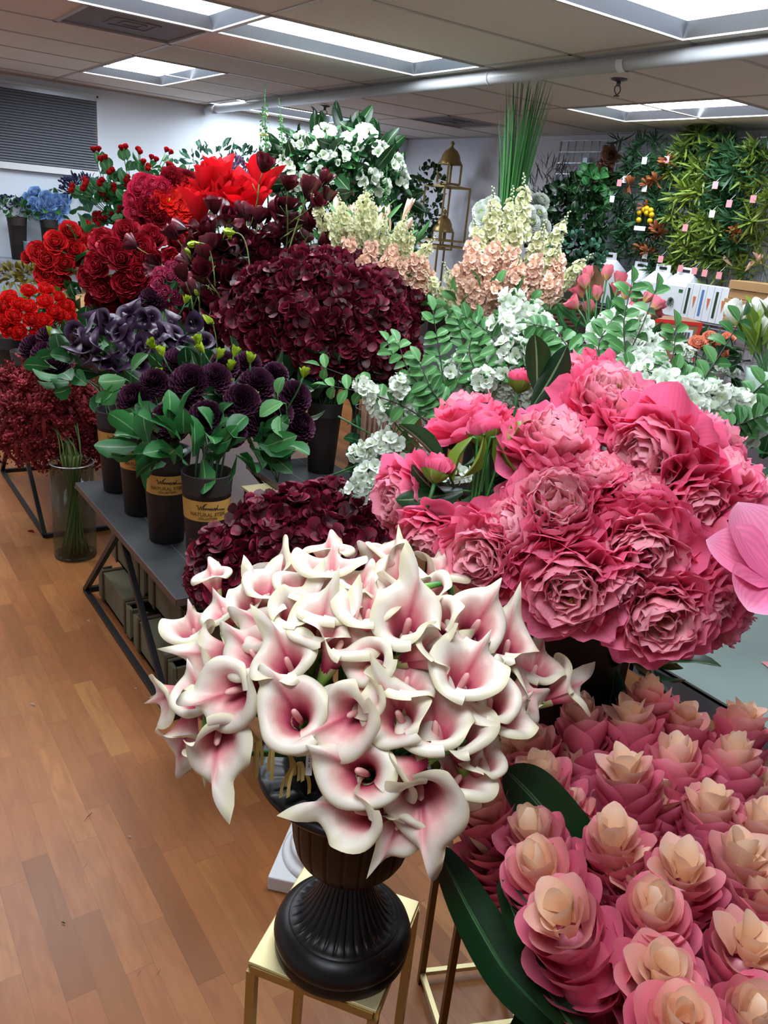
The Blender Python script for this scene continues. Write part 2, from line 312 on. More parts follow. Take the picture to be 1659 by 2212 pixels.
tb.box((XB-.012,(Y0+YW)/2,H-.006),(.024,YW-Y0,.014)); tb.box(((X0+XB)/2,YW-.012,H-.006),(XB-X0,.024,.014))
o=struct(tb.build('ceiling_grid',M['tbar'],smooth=False))
slab=MB().box(((X0+XB)/2,(Y0+YW)/2,H+.24),(XB-X0+.2,YW-Y0+.2,.04)); struct(slab.build('ceiling_slab',M['black'],smooth=False))
fl=['recessed fluorescent light in the middle of the ceiling beside the pipe','long recessed fluorescent light sharing a corner with the square air vent',
 'recessed fluorescent light set crosswise close to the window wall','recessed fluorescent light behind the pipe above the tall white lilies','recessed fluorescent light above the mesh wall of hanging greenery','large bright recessed fluorescent light touching the pipe, above the pink peonies']+['recessed fluorescent ceiling light over the shop aisle behind the camera']*5
for i,(a,b_,c,d) in enumerate(FX):
    t=thing('ceiling_light',fl[i],'ceiling light','ceiling lights behind the camera' if i>5 else 'recessed ceiling lights',((a+b_)/2,(c+d)/2,H))
    w,h=(b_-a)/2-.014,(d-c)/2-.014; z=.052; s_=.035; w2,h2=w-s_,h-s_
    m=MB(); P=[(-w,-h,0),(w,-h,0),(w,h,0),(-w,h,0),(-w2,-h2,z),(w2,-h2,z),(w2,h2,z),(-w2,h2,z)]
    m.add(P,[(0,1,5,4),(1,2,6,5),(2,3,7,6),(3,0,4,7)]); m.build('reflector',M['refl'],t,False)
    m=MB().add([(-w2,-h2,z),(w2,-h2,z),(w2,h2,z),(-w2,h2,z)],[(0,1,2,3)]); m.build('diffuser',M['lens'],t,False)
    m=MB(); 
    for sx,sy,lx,ly in((0,-1,w*2+.028,.014),(0,1,w*2+.028,.014),(-1,0,.014,h*2),(1,0,.014,h*2)): m.box((sx*(w+.007),sy*(h+.007),-.003),(lx,ly,.008))
    m.build('frame',M['tbar'],t,False)
for i,(a,b_,c,d) in enumerate(VT):
    t=thing('ceiling_vent',['square dark perforated air vent beside the long ceiling light','dark dusty square air vent above the tall grass'][i],'air vent','ceiling air vents',((a+b_)/2,(c+d)/2,H))
    w=.29; m=MB()
    m.box((0,0,.008),(w*2,w*2,.006)); m.build('panel',M['ventm'],t,False)
    m=MB()
    for k in range(2):
        r_=.05+.055*k; 
        for sx,sy in((1,0),(-1,0),(0,1),(0,-1)): m.box((sx*r_,sy*r_,.0035),(.02 if sx else 2*r_,.02 if sy else 2*r_,.004))
    m.build('diffuser_cone',M['ventm'],t,False)
    m=MB()
    for sx,sy in((1,0),(-1,0),(0,1),(0,-1)): m.box((sx*(w+.004),sy*(w+.004),0),(.022 if sx else 2*w+.03,.022 if sy else 2*w+.03,.01))
    m.build('frame',M['tbar'],t,False)
# pipe below the ceiling
t=thing('ceiling_pipe','long painted white pipe running under the ceiling to the window wall','pipe',None,(3.075,0,H-.04))
MB().tube([(0,-2.5,0),(0,2,0),(0,5,0),(0,7.5,0)],.034,20).build('tube',M['pipe'],t)
MB().tube([(0,3.66,0),(0,3.67,0)],.0365,20).build('coupling',M['pipe'],t)
m=MB(); a=np.linspace(-.2,3.4,12); P=np.stack([np.stack([np.cos(a)*-.038,np.full(12,y),-np.sin(a)*.038],-1) for y in(2.75,2.79)],0); m.grid(P); m.build('hanger_strap',M['white'],t)
MB().tube([(0,7.28,0),(0,7.5,0)],.038,20).build('end_socket',M['pipe'],t)
for i,(x,y) in enumerate([(3.549,3.212),(3.518,6.18)]):
    t=thing('sprinkler',['dark sprinkler head on the ceiling between pipe and far light','dark sprinkler head above the tall white lilies'][i],'sprinkler','ceiling sprinklers',(x,y,H))
    MB().lathe([(0,0),(.042,0),(.04,-.006),(.02,-.012),(.012,-.014),(0,-.014)],20).build('escutcheon',M['steel'],t)
    m=MB(); m.tube([(0,0,-.012),(0,0,-.035)],.011,8)
    for s_ in(-1,1): m.tube(bez((0,0,-.03),(s_*.03,0,-.035),(s_*.03,0,-.06),(0,0,-.075),8),.003,6)
    m.lathe([(0,-.078),(.016,-.078),(.016,-.082),(0,-.082)],12); m.build('sprinkler_body',M['steel'],t)
# window with closed blind
wx0,wx1,wz0,wz1=.2,2.115,1.80,2.36
t=thing('window_1','x','x'); del t['label'],t['category']; t.name='window_1'; t['kind']='structure'; t.location=(0,YW,0)
m=MB()
m.box(((wx0+wx1)/2,-.012,wz1+.012),(wx1-wx0+.03,.024,.024)); m.box((wx1+.008,-.012,(wz0+wz1)/2),(.016,.024,wz1-wz0+.03)); m.build('window_frame',M['white'],t,False)
MB().box(((wx0+wx1)/2,-.03,wz0-.03),(wx1-wx0+.03,.06,.05)).build('window_sill',M['white'],t,False)
MB().box(((wx0+wx1)/2,-.004,(wz0+wz1)/2),(wx1-wx0,.004,wz1-wz0)).build('window_glass',M['steel'],t,False)
bl=thing('window_blind','closed dark grey horizontal slat blind on the window','blind',None,(0,YW,0))
m=MB(); n=26
for k in range(n):
    z=wz0+(wz1-wz0-.03)*(k+.5)/n; a=math.radians(42); m.box(((wx0+wx1)/2,-.03,z),(wx1-wx0-.01,.024,.0012),M=np.array([[1,0,0,0],[0,math.cos(a),-math.sin(a),0],[0,math.sin(a),math.cos(a),0],[0,0,0,1]]))
m.build('slats',M['blind'],bl,False)
MB().box(((wx0+wx1)/2,-.03,wz1-.015),(wx1-wx0-.005,.04,.03)).build('headrail',M['blind'],bl,False)
# ================================================================ black display tables
def dtable(name,label,x0,x1,y0,y1,z,grp=None,rails=True,xbrace=False):
    t=thing(name,label,'table',grp,(x0,y0,0)); w,l=x1-x0,y1-y0
    bevel(MB().box((w/2,l/2,z-.012),(w,l,.024)).build('table_top',M['slate'],t,False),.002)
    m=MB()
    for s_ in(0,1):
        m.box((w*s_+(-.001 if s_==0 else .001),l/2,z-.013),(.003,l,.024)); m.box((w/2,l*s_+(-.001 if s_==0 else .001),z-.013),(w,.003,.024))
    m.build('edge_band',M['brownedge'],t,False)
    m=MB(); g=.012; a,b_=.08,l-.04
    for x in(g,w-g): m.bar((x,a,g),(x,b_,g),.02)
    for y in(a,b_): m.bar((g,y,g),(w-g,y,g),.02)
    m.build('floor_rail',M['bmetal'],t,False)
    for x in(g,w-g):
        for y,yy in((a,a+.5),(b_,b_-.5)):
            MB().bar((x,y,g),(x,yy,z-.03),.02).build('leg',M['bmetal'],t,False)
    if xbrace:
        for y in(.03,l-.03):
            MB().bar((g,y,z-.03),(w-g,y,.02),.014).build('brace',M['bmetal'],t,False); MB().bar((w-g,y,z-.03),(g,y,.02),.014).build('brace',M['bmetal'],t,False)
    m=MB()
    for x in(g,w-g): m.bar((x,.03,z-.03),(x,l-.03,z-.03),.012)
    m.build('under_frame',M['bmetal'],t,False)
    m=MB()
    for x in (w/3,w*2/3): m.box((x,l/2,z+.0004),(.003,l-.004,.0012))
    m.build('board_seam',M['greyedge'],t,False)
    return t
dtable('display_table','low charcoal display table carrying the four labelled brown pots',.81,1.21,2.17,3.35,.5,'low charcoal display tables')
dtable('display_table','low charcoal display table under the red ranunculus, nearer the window wall',.79,1.19,3.9,5.12,.5,'low charcoal display tables')
dtable('display_table','low charcoal display table under the large burgundy hydrangeas',1.61,2.015,2.2,3.38,.5,'low charcoal display tables',xbrace=True)
def btable(label,x0,x1,y0,y1,z,mt='slate'):
    t=thing('plant_bench',label,'table','plant benches behind the low tables',(x0,y0,0)); w,l=x1-x0,y1-y0
    MB().box((w/2,l/2,z-.015),(w,l,.03)).build('bench_top',M[mt],t,False)
    for x in(.03,w-.03):
        for y in(.03,l-.03): MB().bar((x,y,0),(x,y,z-.03),.03).build('leg',M['bmetal'],t,False)
    return t
btable('dark plant bench under the bright red blooms',1.38,2.5,3.75,5.75,.78)
btable('dark plant bench under the cream and peach blossoms',2.7,3.6,3.3,5.2,.88)
btable('dark plant bench under the tulips and coral roses',2.2,3.5,1.5,2.7,1.06,'bmetal')
# gold bars of the stand behind, seen under the middle table
t=thing('plant_stand','slim bronze gold stand behind the labelled pots','plant stand','gold plant stands',(1.5,2.95,0))
for x,y in((0,0),(.12,.0),(0,.2),(.12,.2)): MB().bar((x,y,0),(x,y,.46),.012).build('leg',M['darkgold'],t,False)
MB().box((.06,.1,.465),(.15,.23,.01)).build('top_plate',M['goldtop'],t,False)
# olive crates
def crate(x,y,z,label):
    t=thing('wooden_crate',label,'crate','olive crates under the low table',(x,y,z)); L,D,h=.44,.22,.128
    m=MB()
    m.box((.006,0,h/2),(.012,L,h)); m.box((D-.006,0,h/2),(.012,L,h)); m.box((D/2,0,.006),(D,L,.012))
    for s_ in(-1,1):
        m.box((D/2,s_*(L/2-.006),h/2-.022),(D-.024,.012,h-.045)); m.box((D*.14,s_*(L/2-.006),h-.022),(D*.22,.012,.044)); m.box((D*.86,s_*(L/2-.006),h-.022),(D*.22,.012,.044))
    bevel(m.build('crate_body',M['crate'],t,False),.0015)
    m=MB(); m.box((D*.5,0,h+.004),(D+.004,L-.1,.008)); bevel(m.build('lid',M['crate'],t,False),.0015)
    for s_ in(-1,1):
        m=MB(); yy=s_*(L/2-.07); m.box((-.003,yy,h/2),(.007,.02,h+.006)); m.box((D/2,yy,h+.01),(D+.01,.02,.006)); m.build('strap',M['crateb'],t,False)
    for s_ in(-1,1): MB().box((.0,s_*(L/2-.03),h/2),(.006,.05,h+.004)).build('batten',M['crate'],t,False)
crate(.86,3.01,.022,'olive wooden crate on the floor, nearest the glass vase'); crate(.86,2.54,.022,'olive wooden crate on the floor under the table end near the callas')
crate(.94,3.08,.166,'upper olive crate with dark hand slot, stacked farther from the callas'); crate(.94,2.60,.166,'upper olive crate stacked under the table end near the callas')
# ================================================================ brown labelled pots
def textmesh(txt,size,shear=0,ext=.0006,bold=0):
    c=bpy.data.curves.new('lettering','FONT'); c.body=txt; c.size=size; c.shear=shear; c.extrude=ext; c.align_x='CENTER'; c.align_y='CENTER'; c.offset=bold; c.resolution_u=3
    o=bpy.data.objects.new('lettering',c); COL.objects.link(o); bpy.context.view_layer.update()
    e=o.evaluated_get(bpy.context.evaluated_depsgraph_get()); me=bpy.data.meshes.new_from_object(e); COL.objects.unlink(o); bpy.data.objects.remove(o)
    V=np.array([v.co[:] for v in me.vertices]); F=[tuple(p.vertices) for p in me.polygons]; bpy.data.meshes.remove(me); return V,F
TXT={}
def pottext(m,txt,size,zc,rad,az,shear=0,bold=0,w=None):
    V,F=TXT.setdefault((txt,size,shear,bold),textmesh(txt,size,shear,.0005,bold)); V=V.copy()
    if w: V[:,0]*=w/(V[:,0].max()-V[:,0].min())
    a=az+V[:,0]/rad; r_=rad+.0008+V[:,2]; m.add(np.stack([r_*np.cos(a),r_*np.sin(a),zc+V[:,1]],-1),F)
def script(m,rad,az,zc,w):
    """the handwritten word on the label: one running pen line"""
    P=[(-.5,.18),(-.46,.3),(-.42,.1),(-.4,-.25),(-.33,.1),(-.3,.2),(-.28,-.25),(-.2,.3),(-.1,.46),(-.04,.5),(-.14,.38),(-.2,.05),(-.2,-.2),(-.15,.0),(-.12,.05),(-.12,-.2),(-.07,.02),(-.04,.02),(-.04,-.2),(.01,.03),(.04,.0),(.04,-.2),(.07,.02),(.09,-.2),(.12,.0),(.16,.04),(.13,-.18),(.19,-.16),(.2,.02),(.21,-.18),(.25,-.08),(.26,.05),(.3,.0),(.28,-.2),(.34,-.2),(.36,0),(.32,-.02),(.3,-.18),(.38,-.1),(.44,.42),(.38,-.18),(.5,-.16),(.72,-.22),(.8,-.3),(.7,-.28)]
    P=np.array(P); t=np.linspace(0,len(P)-1,len(P)*4); X=np.interp(t,range(len(P)),P[:,0]); Y=np.interp(t,range(len(P)),P[:,1])
    k=np.array([.25,.5,.25]); X[1:-1]=np.convolve(X,k,'valid'); Y[1:-1]=np.convolve(Y,k,'valid'); X=X*w; Y=Y*w*.42
    a=az+X/rad; m.tube(np.stack([(rad+.001)*np.cos(a),(rad+.001)*np.sin(a),zc+Y],-1),.0011,5)
def pot(x,y,z,label,az=None,h=.345,rb=.062,rt=.083,grp='brown flower pots'):
    t=thing('flower_pot',label,'flower pot',grp,(x,y,z)); e=.004
    MB().lathe([(0,.0),(rb-.004,0),(rb,.004),(rb+(rt-rb)*.5,h*.5),(rb+(rt-rb)*.79,h*.79),(rb+(rt-rb)*.8+.0016,h*.80),(rb+(rt-rb)*.815+.0016,h*.815),(rb+(rt-rb)*.82,h*.825),(rt+.002,h-.004),(rt,h),(rt-e,h-.002),(rb-e+(rt-rb)*.5,h*.5),(rb-e,.01),(0,.01)],48).build('pot_body',M['potb'],t)
    if az is not None:
        z0,z1=h*.56,h*.765; f=lambda q:rb+(rt-rb)*q/h
        MB().lathe([(f(z0)+.0008,z0),(f(z1)+.0012,z1)],64).build('label_band',M['kraft'],t)
        lb_=t.children[-1]; m=MB(); script(m,f(h*.7)+.001,az,h*.70,.075); m.build('handwriting',M['ink'],lb_)
        m=MB(); pottext(m,'NATURAL STEM',.0165,h*.633,f(h*.633)+.001,az,0,.0003,.118); pottext(m,'COLLECTION',.0095,h*.592,f(h*.592)+.001,az,0,.0002,.062); m.build('lettering',M['brownink'],lb_,False)
    return t
for i,(y,lab) in enumerate([(2.36,'brown pot with mustard label, front one of the row, holding plum dahlias'),(2.64,'brown pot with mustard label, second from the table end'),(2.93,'brown pot with mustard label, third from the table end'),(3.21,'brown pot with mustard label, farthest from the table end')]):
    x=.985 if i==0 else .95; az=math.atan2(-y,-x)+[.06,.02,-.02,-.06][i]; pot(x,y,.5,lab,az,grp='brown pots with mustard labels')
pot(1.90,3.17,.5,'plain dark pot under the large burgundy hydrangeas'); pot(1.72,3.28,.5,'dark pot at the table corner behind the plum dahlias',h=.3)
pot(.95,4.2,.5,'dark pot at the edge, holding red ranunculus'); pot(1.0,4.75,.5,'dark pot behind the red ranunculus'); pot(.875,4.5,.5,'dark pot under the orange-red ranunculus, at the table rim'); pot(.88,4.95,.5,'dark pot under the scarlet roses at the aisle edge')
for k,(px,py,d) in enumerate([(165,655,4.75),(193,668,4.5)]):
    p=at(px,py,d); t=thing('kraft_pot',['kraft brown pot below the scarlet roses','kraft brown pot between ranunculus and crimson blooms'][k],'flower pot','kraft pots',(p[0]+.05,p[1]+.1,.5))
    MB().lathe([(0,0),(.075,0),(.095,p[2]-.44),(.09,p[2]-.44),(.07,.02),(0,.02)],32).build('pot_body',M['carton'],t)
# ================================================================ glass cylinder vases
def cyl(label,x,y,z,r,h,rim=0,grp='glass vases',prof=None,mat='glass'):
    t=thing('glass_vase',label,'vase',grp,(x,y,z)); 
    p=prof or [(0,.002),(r-.008,.002),(r,.01),(r,h),(r-.004,h),(r-.004,.02),(r-.012,.012),(0,.012)]
    MB().lathe(p,48).build('vase_body',M[mat],t); 
    MB().lathe([(r-.01,.0),(r-.002,.004),(r-.002,.012),(r-.02,.014),(0,.014)],48).build('thick_base',M['water'],t) if not prof else None
    MB().tube([(r*math.cos(a),r*math.sin(a),h) for a in np.linspace(0,2*PI,41)] ,.0025,6).build('rim',M['chrome'],t) if not prof else None
    return t
cyl('clear glass cylinder vase standing on the wooden floor, full of stems',.885,3.72,.002,.098,.47)
cyl('tall glass vase of folded green leaves beside the plain dark pot',2.02,2.93,.5,.09,.36)
cyl('tall glass vase of white stock behind the green sprays',2.05,2.6,.5,.08,.5)
# ================================================================ gold stool and urn
ST=np.array([(.457,.887),(.593,.706),(.782,.849),(.646,1.03)])
def stool(label,P,z,mt,leg,ring=None,w=.016):
    c=P.mean(0); t=thing('plant_stand',label,'plant stand','gold plant stands',(c[0],c[1],0)); Q=P-c
    a=math.atan2(*(Q[1]-Q[0])[::-1]); s_=np.linalg.norm(Q[1]-Q[0]); s2=np.linalg.norm(Q[2]-Q[1])
    bevel(MB().box((0,0,z-.003),(s_,s2,.006),rz=a).build('top_plate',M[mt],t,False),.001)
    m=MB(); R=Q*.955
    for i in range(4): m.bar((*R[i],z-.014),(*R[(i+1)%4],z-.014),w,w)
    m.build('top_rail',M[leg],t,False)
    for i in range(4):
        M_=np.eye(4); M_[:2,:2]=[[math.cos(a),-math.sin(a)],[math.sin(a),math.cos(a)]]
        MB().box((*R[i],(z-.02)/2),(w,w,z-.02),M=M_).build('leg',M[leg],t,False)
    if ring:
        m=MB()
        for i in range(4): m.bar((*R[i],ring),(*R[(i+1)%4],ring),w*.8,w*.8)
        m.build('floor_ring',M[mt],t,False)
    return t
stool('square gold stand with pale gold top carrying the dark urn',ST,.5,'goldtop','gold',.03)
stool('square gold stand behind, under the black peony bucket',np.array([(.92,.875),(1.09,.805),(1.158,.945),(.973,1.021)]),.66,'goldtop','darkgold',.03,.014)
t=thing('string_tie','white string knotted on the lower bar of the far gold stand','string',None,(0,0,0))
m=MB(); p=onz(1080,2118,.05); m.tube([p+(-.012,.0,-.005),p+(0,-.004,.004),p+(.012,0,.004),p+(.008,.01,-.006),p+(-.01,.008,-.008)],.0011,5); m.tube([p,p+(-.01,-.012,-.01),p+(-.022,-.012,-.018)],.0009,5); m.tube([p,p+(-.012,-.004,-.012),p+(-.02,0,-.024)],.0009,5); m.build('string',M['white'],t)
UX,UY=.612,.845
t=thing('garden_urn','dark bronze fluted urn on the gold stand, full of callas','urn',None,(UX,UY,.5))
def flu(n,z0,z1,d,sharp=1):
    def f(a,R,Z):
        w=np.clip((Z-z0)/.008,0,1)*np.clip((z1-Z)/.008,0,1); return R-d*w*np.abs(np.cos(a*n/2))**sharp,Z
    return f
m=MB(); m.lathe([(0,0),(.113,0),(.115,.004),(.115,.016),(.1125,.02),(.1165,.026),(.1175,.034),(.113,.046),(.104,.056),(.096,.061),(.094,.0615)],96); m.build('foot',M['black'],t)
def skirt(a,R,Z): 
    w=np.clip((Z-.064)/.004,0,1)*np.clip((.15-Z)/.01,0,1); q=np.abs(np.sin(a*15)); return R-.006*w*(q<.22)+.0015*w*q,Z
pr=[(.094,.0615),(.092,.064)]+[(.092-(.062)*s_**.62*1.0,.064+.096*s_**1.25) for s_ in np.linspace(0.02,1,14)]+[(.03,.165)]
MB().lathe(pr,240,skirt).build('fluted_skirt',M['black'],t)
def bowl(a,R,Z):
    w=np.clip((Z-.17)/.012,0,1)*np.clip((.338-Z)/.006,0,1); return R-.0035*w*(np.abs(np.sin(a*11))<.13)*1.0,Z
pr=[(.028,.162),(.034,.166),(.05,.172),(.066,.186),(.076,.206),(.082,.235),(.0855,.27),(.087,.3),(.088,.33),(.09,.342),(.094,.348)]
prs=[]; 
for i in range(len(pr)-1):
    for s_ in np.linspace(0,1,4)[:-1]: prs.append((pr[i][0]*(1-s_)+pr[i+1][0]*s_,pr[i][1]*(1-s_)+pr[i+1][1]*s_))
prs.append(pr[-1]); prs=[(r_*(1+.17*min(1,max(0,(z_-.165)/.05))),z_) for r_,z_ in prs]
bz=NT('aged bronze brown'); o_=bz.obj(); f1=bz.noise(o_,9,5,.65); f2=bz.noise(o_,70,4,.7)
cc=bz.mix(bz.math('MULTIPLY',f1,f2),lin('#140c08'),lin('#4a2a18')); bz.pbr(cc,bz.math('ADD',.34,bz.math('MULTIPLY',f2,.25)),.35,bz.bump(f2,.1,.001)); M['bronze']=bz.m
b2=NT('black bronze'); o_=b2.obj(); f1=b2.noise(o_,12,5,.7); f2=b2.noise(o_,60,4,.8)
cc=b2.mix(b2.math('MULTIPLY',b2.math('GREATER_THAN',b2.math('MULTIPLY',f1,f2),.36),.8),lin('#0c0b0c'),lin('#4e3422')); b2.pbr(cc,b2.math('ADD',.3,b2.math('MULTIPLY',f2,.2)),.2,b2.bump(f2,.08,.001)); M['blackbronze']=b2.m
for o_ in t.children: o_.data.materials[0]=M['blackbronze']
MB().lathe(prs,220,bowl).build('fluted_bowl',M['bronze'],t)
def rim(a,R,Z):
    w=np.clip((R-.112)/.004,0,1)*np.clip((.152-R)/.004,0,1)*(Z>.352); return R,Z+.005*w*np.abs(np.sin(a*13))**.5
pr=[(.094,.348),(.106,.349),(.128,.352),(.142,.358),(.1465,.365),(.145,.371),(.140,.3725)]+[(.140-.004*k,.3715-.0006*k) for k in range(1,9)]+[(.104,.364),(.094,.358),(.086,.34),(.082,.28),(.0,.27)]
pr=[(r_*(1.08 if i_<len(pr)-1 else 1),z_) for i_,(r_,z_) in enumerate(pr)]; pr[0]=(.109,.347); MB().lathe(pr,240,rim).build('gadrooned_rim',M['blackbronze'],t)
# white plinth behind the stand
t=thing('plaster_pedestal','white square plaster pedestal base on the floor behind the urn','pedestal',None,(.96,1.435,0))
bevel(MB().box((0,0,.022),(.25,.25,.044),rz=PI/4).build('plinth',M['marble'],t,False),.004)
MB().lathe([(.118,.044),(.12,.052),(.112,.06),(.1,.062),(.096,.07),(.1,.078),(.09,.088),(.07,.09),(.06,.1),(0,.1)],48).build('ring_moulding',M['marble'],t)
# black bucket
BX,BY=1.062,.888
t=thing('flower_bucket','black round bucket holding the pink peonies','bucket',None,(BX,BY,.66))
MB().lathe([(0,0),(.098,0),(.102,.01),(.132,.4),(.136,.405),(.136,.42),(.129,.42),(.1,.02),(0,.02)],48).build('bucket_body',M['black'],t)
# ================================================================ pale table on the peony side
t=thing('retail_table','pale grey green table with dark grey edge under the pink tag','table',None,(1.53,-.9,0))
w,l,z=1.6,1.93,.75
MB().box((w/2,l/2,z-.006),(w,l,.012)).build('table_top',M['tabletop'],t,False)
m=MB()
for c_,d_ in(((.006,l/2),(.012,l)),((w-.006,l/2),(.012,l)),((w/2,.006),(w,.012)),((w/2,l-.006),(w,.012))): m.box((*c_,z-.03),(*d_,.05))
m.build('edge_band',M['greyedge'],t,False)
for x in(.05,w-.05):
    for y in(.05,l-.05): MB().bar((x,y,0),(x,y,z-.05),.045).build('leg',M['bmetal'],t,False)
p=onz(1655,1435,.752); t=thing('hang_tag','pink price tag lying on the pale table','tag',None,(p[0]+.03,p[1]-.03,.753))
bevel(MB().box((0,0,0),(.09,.055,.001),rz=-.35).build('tag_card',M['pinktag'],t,False),.0003)
m=MB()
for k,s_ in enumerate(['02/','AP','PR']):
    V,F=textmesh(s_,.012,0,.0002); a=-PI/2+.25; V=V+np.array([0,.018-.014*k,0]); V=V@np.array([[math.cos(a),math.sin(a),0],[-math.sin(a),math.cos(a),0],[0,0,1]]); m.add(V+(-.028,.0,.001),F)
m.build('tag_print',M['ink'],t,False)
t=thing('tray_table','grey metal framed table with pale inset top beyond the peonies','table',None,(2.46,.85,0)); w,l,z=.8,.68,1.1
m=MB()
for c_,d_ in(((.02,l/2),(.04,l)),((w-.02,l/2),(.04,l)),((w/2,.02),(w-.08,.04)),((w/2,l-.02),(w-.08,.04))): m.box((*c_,z-.035),(*d_,.07))
m.build('metal_frame',M['mauve'],t,False)
MB().box((w/2,l/2,z-.03),(w-.08,l-.08,.02)).build('inset_top',M['tabletop'],t,False)
for x in(.02,w-.02):
    for y in(.02,l-.02): MB().bar((x,y,0),(x,y,z-.07),.03).build('leg',M['mauve'],t,False)
# ================================================================ petals and blooms
GA=2.399963
def petal(mb,phi,r0,z0,th0,curl,L,W,cup=.3,prof=(.6,3,.6),ruf=0,rn=3,tone=0,rnd=None,nu=4,nv=5,tip=0,crease=0,skew=0,bend=1.5):
    if rnd is None: rnd=rng.random()
    v=1-(1-np.linspace(0,1,nv+1))**2.2; u=np.linspace(-1,1,nu+1)
    th=th0+curl*v**bend; ds=L*np.diff(v); s0=np.sin(th); c0=np.cos(th)
    y=np.concatenate([[0],np.cumsum((s0[1:]+s0[:-1])/2*ds)]); z=np.concatenate([[0],np.cumsum((c0[1:]+c0[:-1])/2*ds)])
    a,b,c=prof; w=(v**a)*np.clip(1-v**b,0,1)**c; w=w/w.max(); w=W*np.maximum(w,.2*(1-v)+.012)
    ny,nz=-np.cos(th),np.sin(th)
    X=w[None]*u[:,None]; Q=X/W; off=cup*W*Q**2+crease*w[None]*np.abs(u[:,None])
    if ruf:
        p1,p2=rng.random(2)*6.28
        off=off+ruf*(np.sin(Q*rn*1.15+p1+v[None]*2.5)*(.75*v[None]**2*np.abs(Q)+.55*Q**2)+.4*np.sin(v[None]*4.5+p2)*v[None])
        y2=ruf*.45*np.sin(Q*rn*1.6+p2)*v[None]**4
    else: y2=0*X
    X=X*(1-.12*min(cup,1.2)*Q**2)+skew*v[None]**2
    Y=r0+y[None]+ny[None]*off+y2*np.sin(th)[None]; Z=z0+z[None]+nz[None]*off+y2*np.cos(th)[None]
    cp,sp=math.cos(phi),math.sin(phi)
    P=np.stack([X*cp-Y*sp,X*sp+Y*cp,Z],-1)
    mb.grid(P,t=(tone,rnd))
def ring(mb,n,th,curl,L,W,r0=.003,z0=0,jit=.1,ph=0,**k):
    for i in range(n):
        petal(mb,ph+2*PI*i/n+rng.normal()*jit,r0,z0+rng.normal()*.001,th+rng.normal()*jit,curl+rng.normal()*jit,L*(1+rng.normal()*.08),W*(1+rng.normal()*.1),**k)
PRO={}
def proto(kind,parts): PRO.setdefault(kind,[]).append(parts)
def disc(n,up=.0,seed=0):
    i=np.arange(n)+.5; zz=1-(1-up)*i/n; ph=i*GA; r_=np.sqrt(1-zz*zz); return np.stack([r_*np.cos(ph),r_*np.sin(ph),zz],-1)
def stalk(L,r=.003,bend=.0,z0=0): return MB().tube(bez((0,0,z0),(0,0,z0-L*.3),(bend,0,z0-L*.6),(bend*1.5,0,z0-L),7),r,6)
# --- calla
def calla(k):
    L0=[.080,.088,.076,.084,.092,.078,.084,.086][k]; op=[1.,.8,1.1,.6,1.,.85,1.2,.7][k]; wv=[.7,1.3,.6,1.4,1.,1.7,.8,1.2][k]
    na,nv=64,24; a=np.linspace(-PI*1.06,PI*1.06,na+1); v=1-(1-np.linspace(0,1,nv+1))**1.35; p=rng.random(8)*6.28
    L=L0*(.98-.10*(1-np.cos(a))/2+.12*np.exp(-(a/.8)**2)+.46*np.exp(-(np.abs(a)/.13)**1.25)); L=L*(1+.05*wv*np.sin(2*a+p[0])+.03*wv*np.sin(3*a+p[1]))
    roll=2.2+.85*wv*np.sin(2*a+p[2])+.55*wv*np.sin(3*a+p[3])+.5*wv*np.sin(5*a+p[6])*.5
    V_=v[None]; th=.14+.62*op**.7*V_**1.1+(np.clip(V_-.62,0,1)/.38)**1.7*roll[:,None]*(.55+.45*op)
    g=np.exp(-(a[:,None]/.2)**2); q=np.clip(V_-.72,0,1)/.28
    th=th+g*q**1.5*1.6*math.sin(p[4])
    ds=L[:,None]*np.diff(v)[None]; rho=.0065+np.concatenate([np.zeros((na+1,1)),np.cumsum(np.sin((th[:,1:]+th[:,:-1])/2)*ds,1)],1); z=np.concatenate([np.zeros((na+1,1)),np.cumsum(np.cos((th[:,1:]+th[:,:-1])/2)*ds,1)],1)
    rho=rho*(1+.07*wv*np.sin(2*a[:,None]+p[5])*V_)+.004*(a[:,None]/PI)*V_
    ge=np.exp(-(a[:,None]/.3)**2)*q**1.6
    P=np.stack([rho*np.cos(a[:,None]),rho*np.sin(a[:,None])+ge*.022*math.sin(p[7]),z],-1)
    uv=np.stack([np.broadcast_to((a[:,None]+4)/8,P.shape[:2]),np.broadcast_to(V_**.95,P.shape[:2])],-1)
    m=MB(); m.grid(P,uv,(0,.5)); s=m.mesh('spathe',M['calla'])
    sp=MB(); sp.tube([(0,0,.012),(.001,0,.026),(.0025,0,.042),(.003,0,.05),(.0032,0,.053)],[.003,.004,.0042,.0034,.001],10)
    g=MB(); g.lathe([(.0045,-.03),(.0052,-.012),(.0068,0),(.0085,.008),(.0102,.016),(.0115,.022)],16)
    proto('calla_lily',[('spathe',s),('spadix',sp.mesh('spadix',M['spadix'])),('flower_neck',g.mesh('flower_neck',M['neck']))])
t_=NT('calla neck green'); o_=t_.obj(); s_=t_.n('ShaderNodeSeparateXYZ'); t_.l(o_,s_.inputs[0]); cc=t_.ramp(t_.math('ADD',t_.math('MULTIPLY',s_.outputs[2],22),.45),[(0,'#2f7a2a'),(.55,'#7cb04a'),(1,'#d8b49a')]); t_.pbr(cc,.45); M['neck']=t_.m
for k in range(8): calla(k)
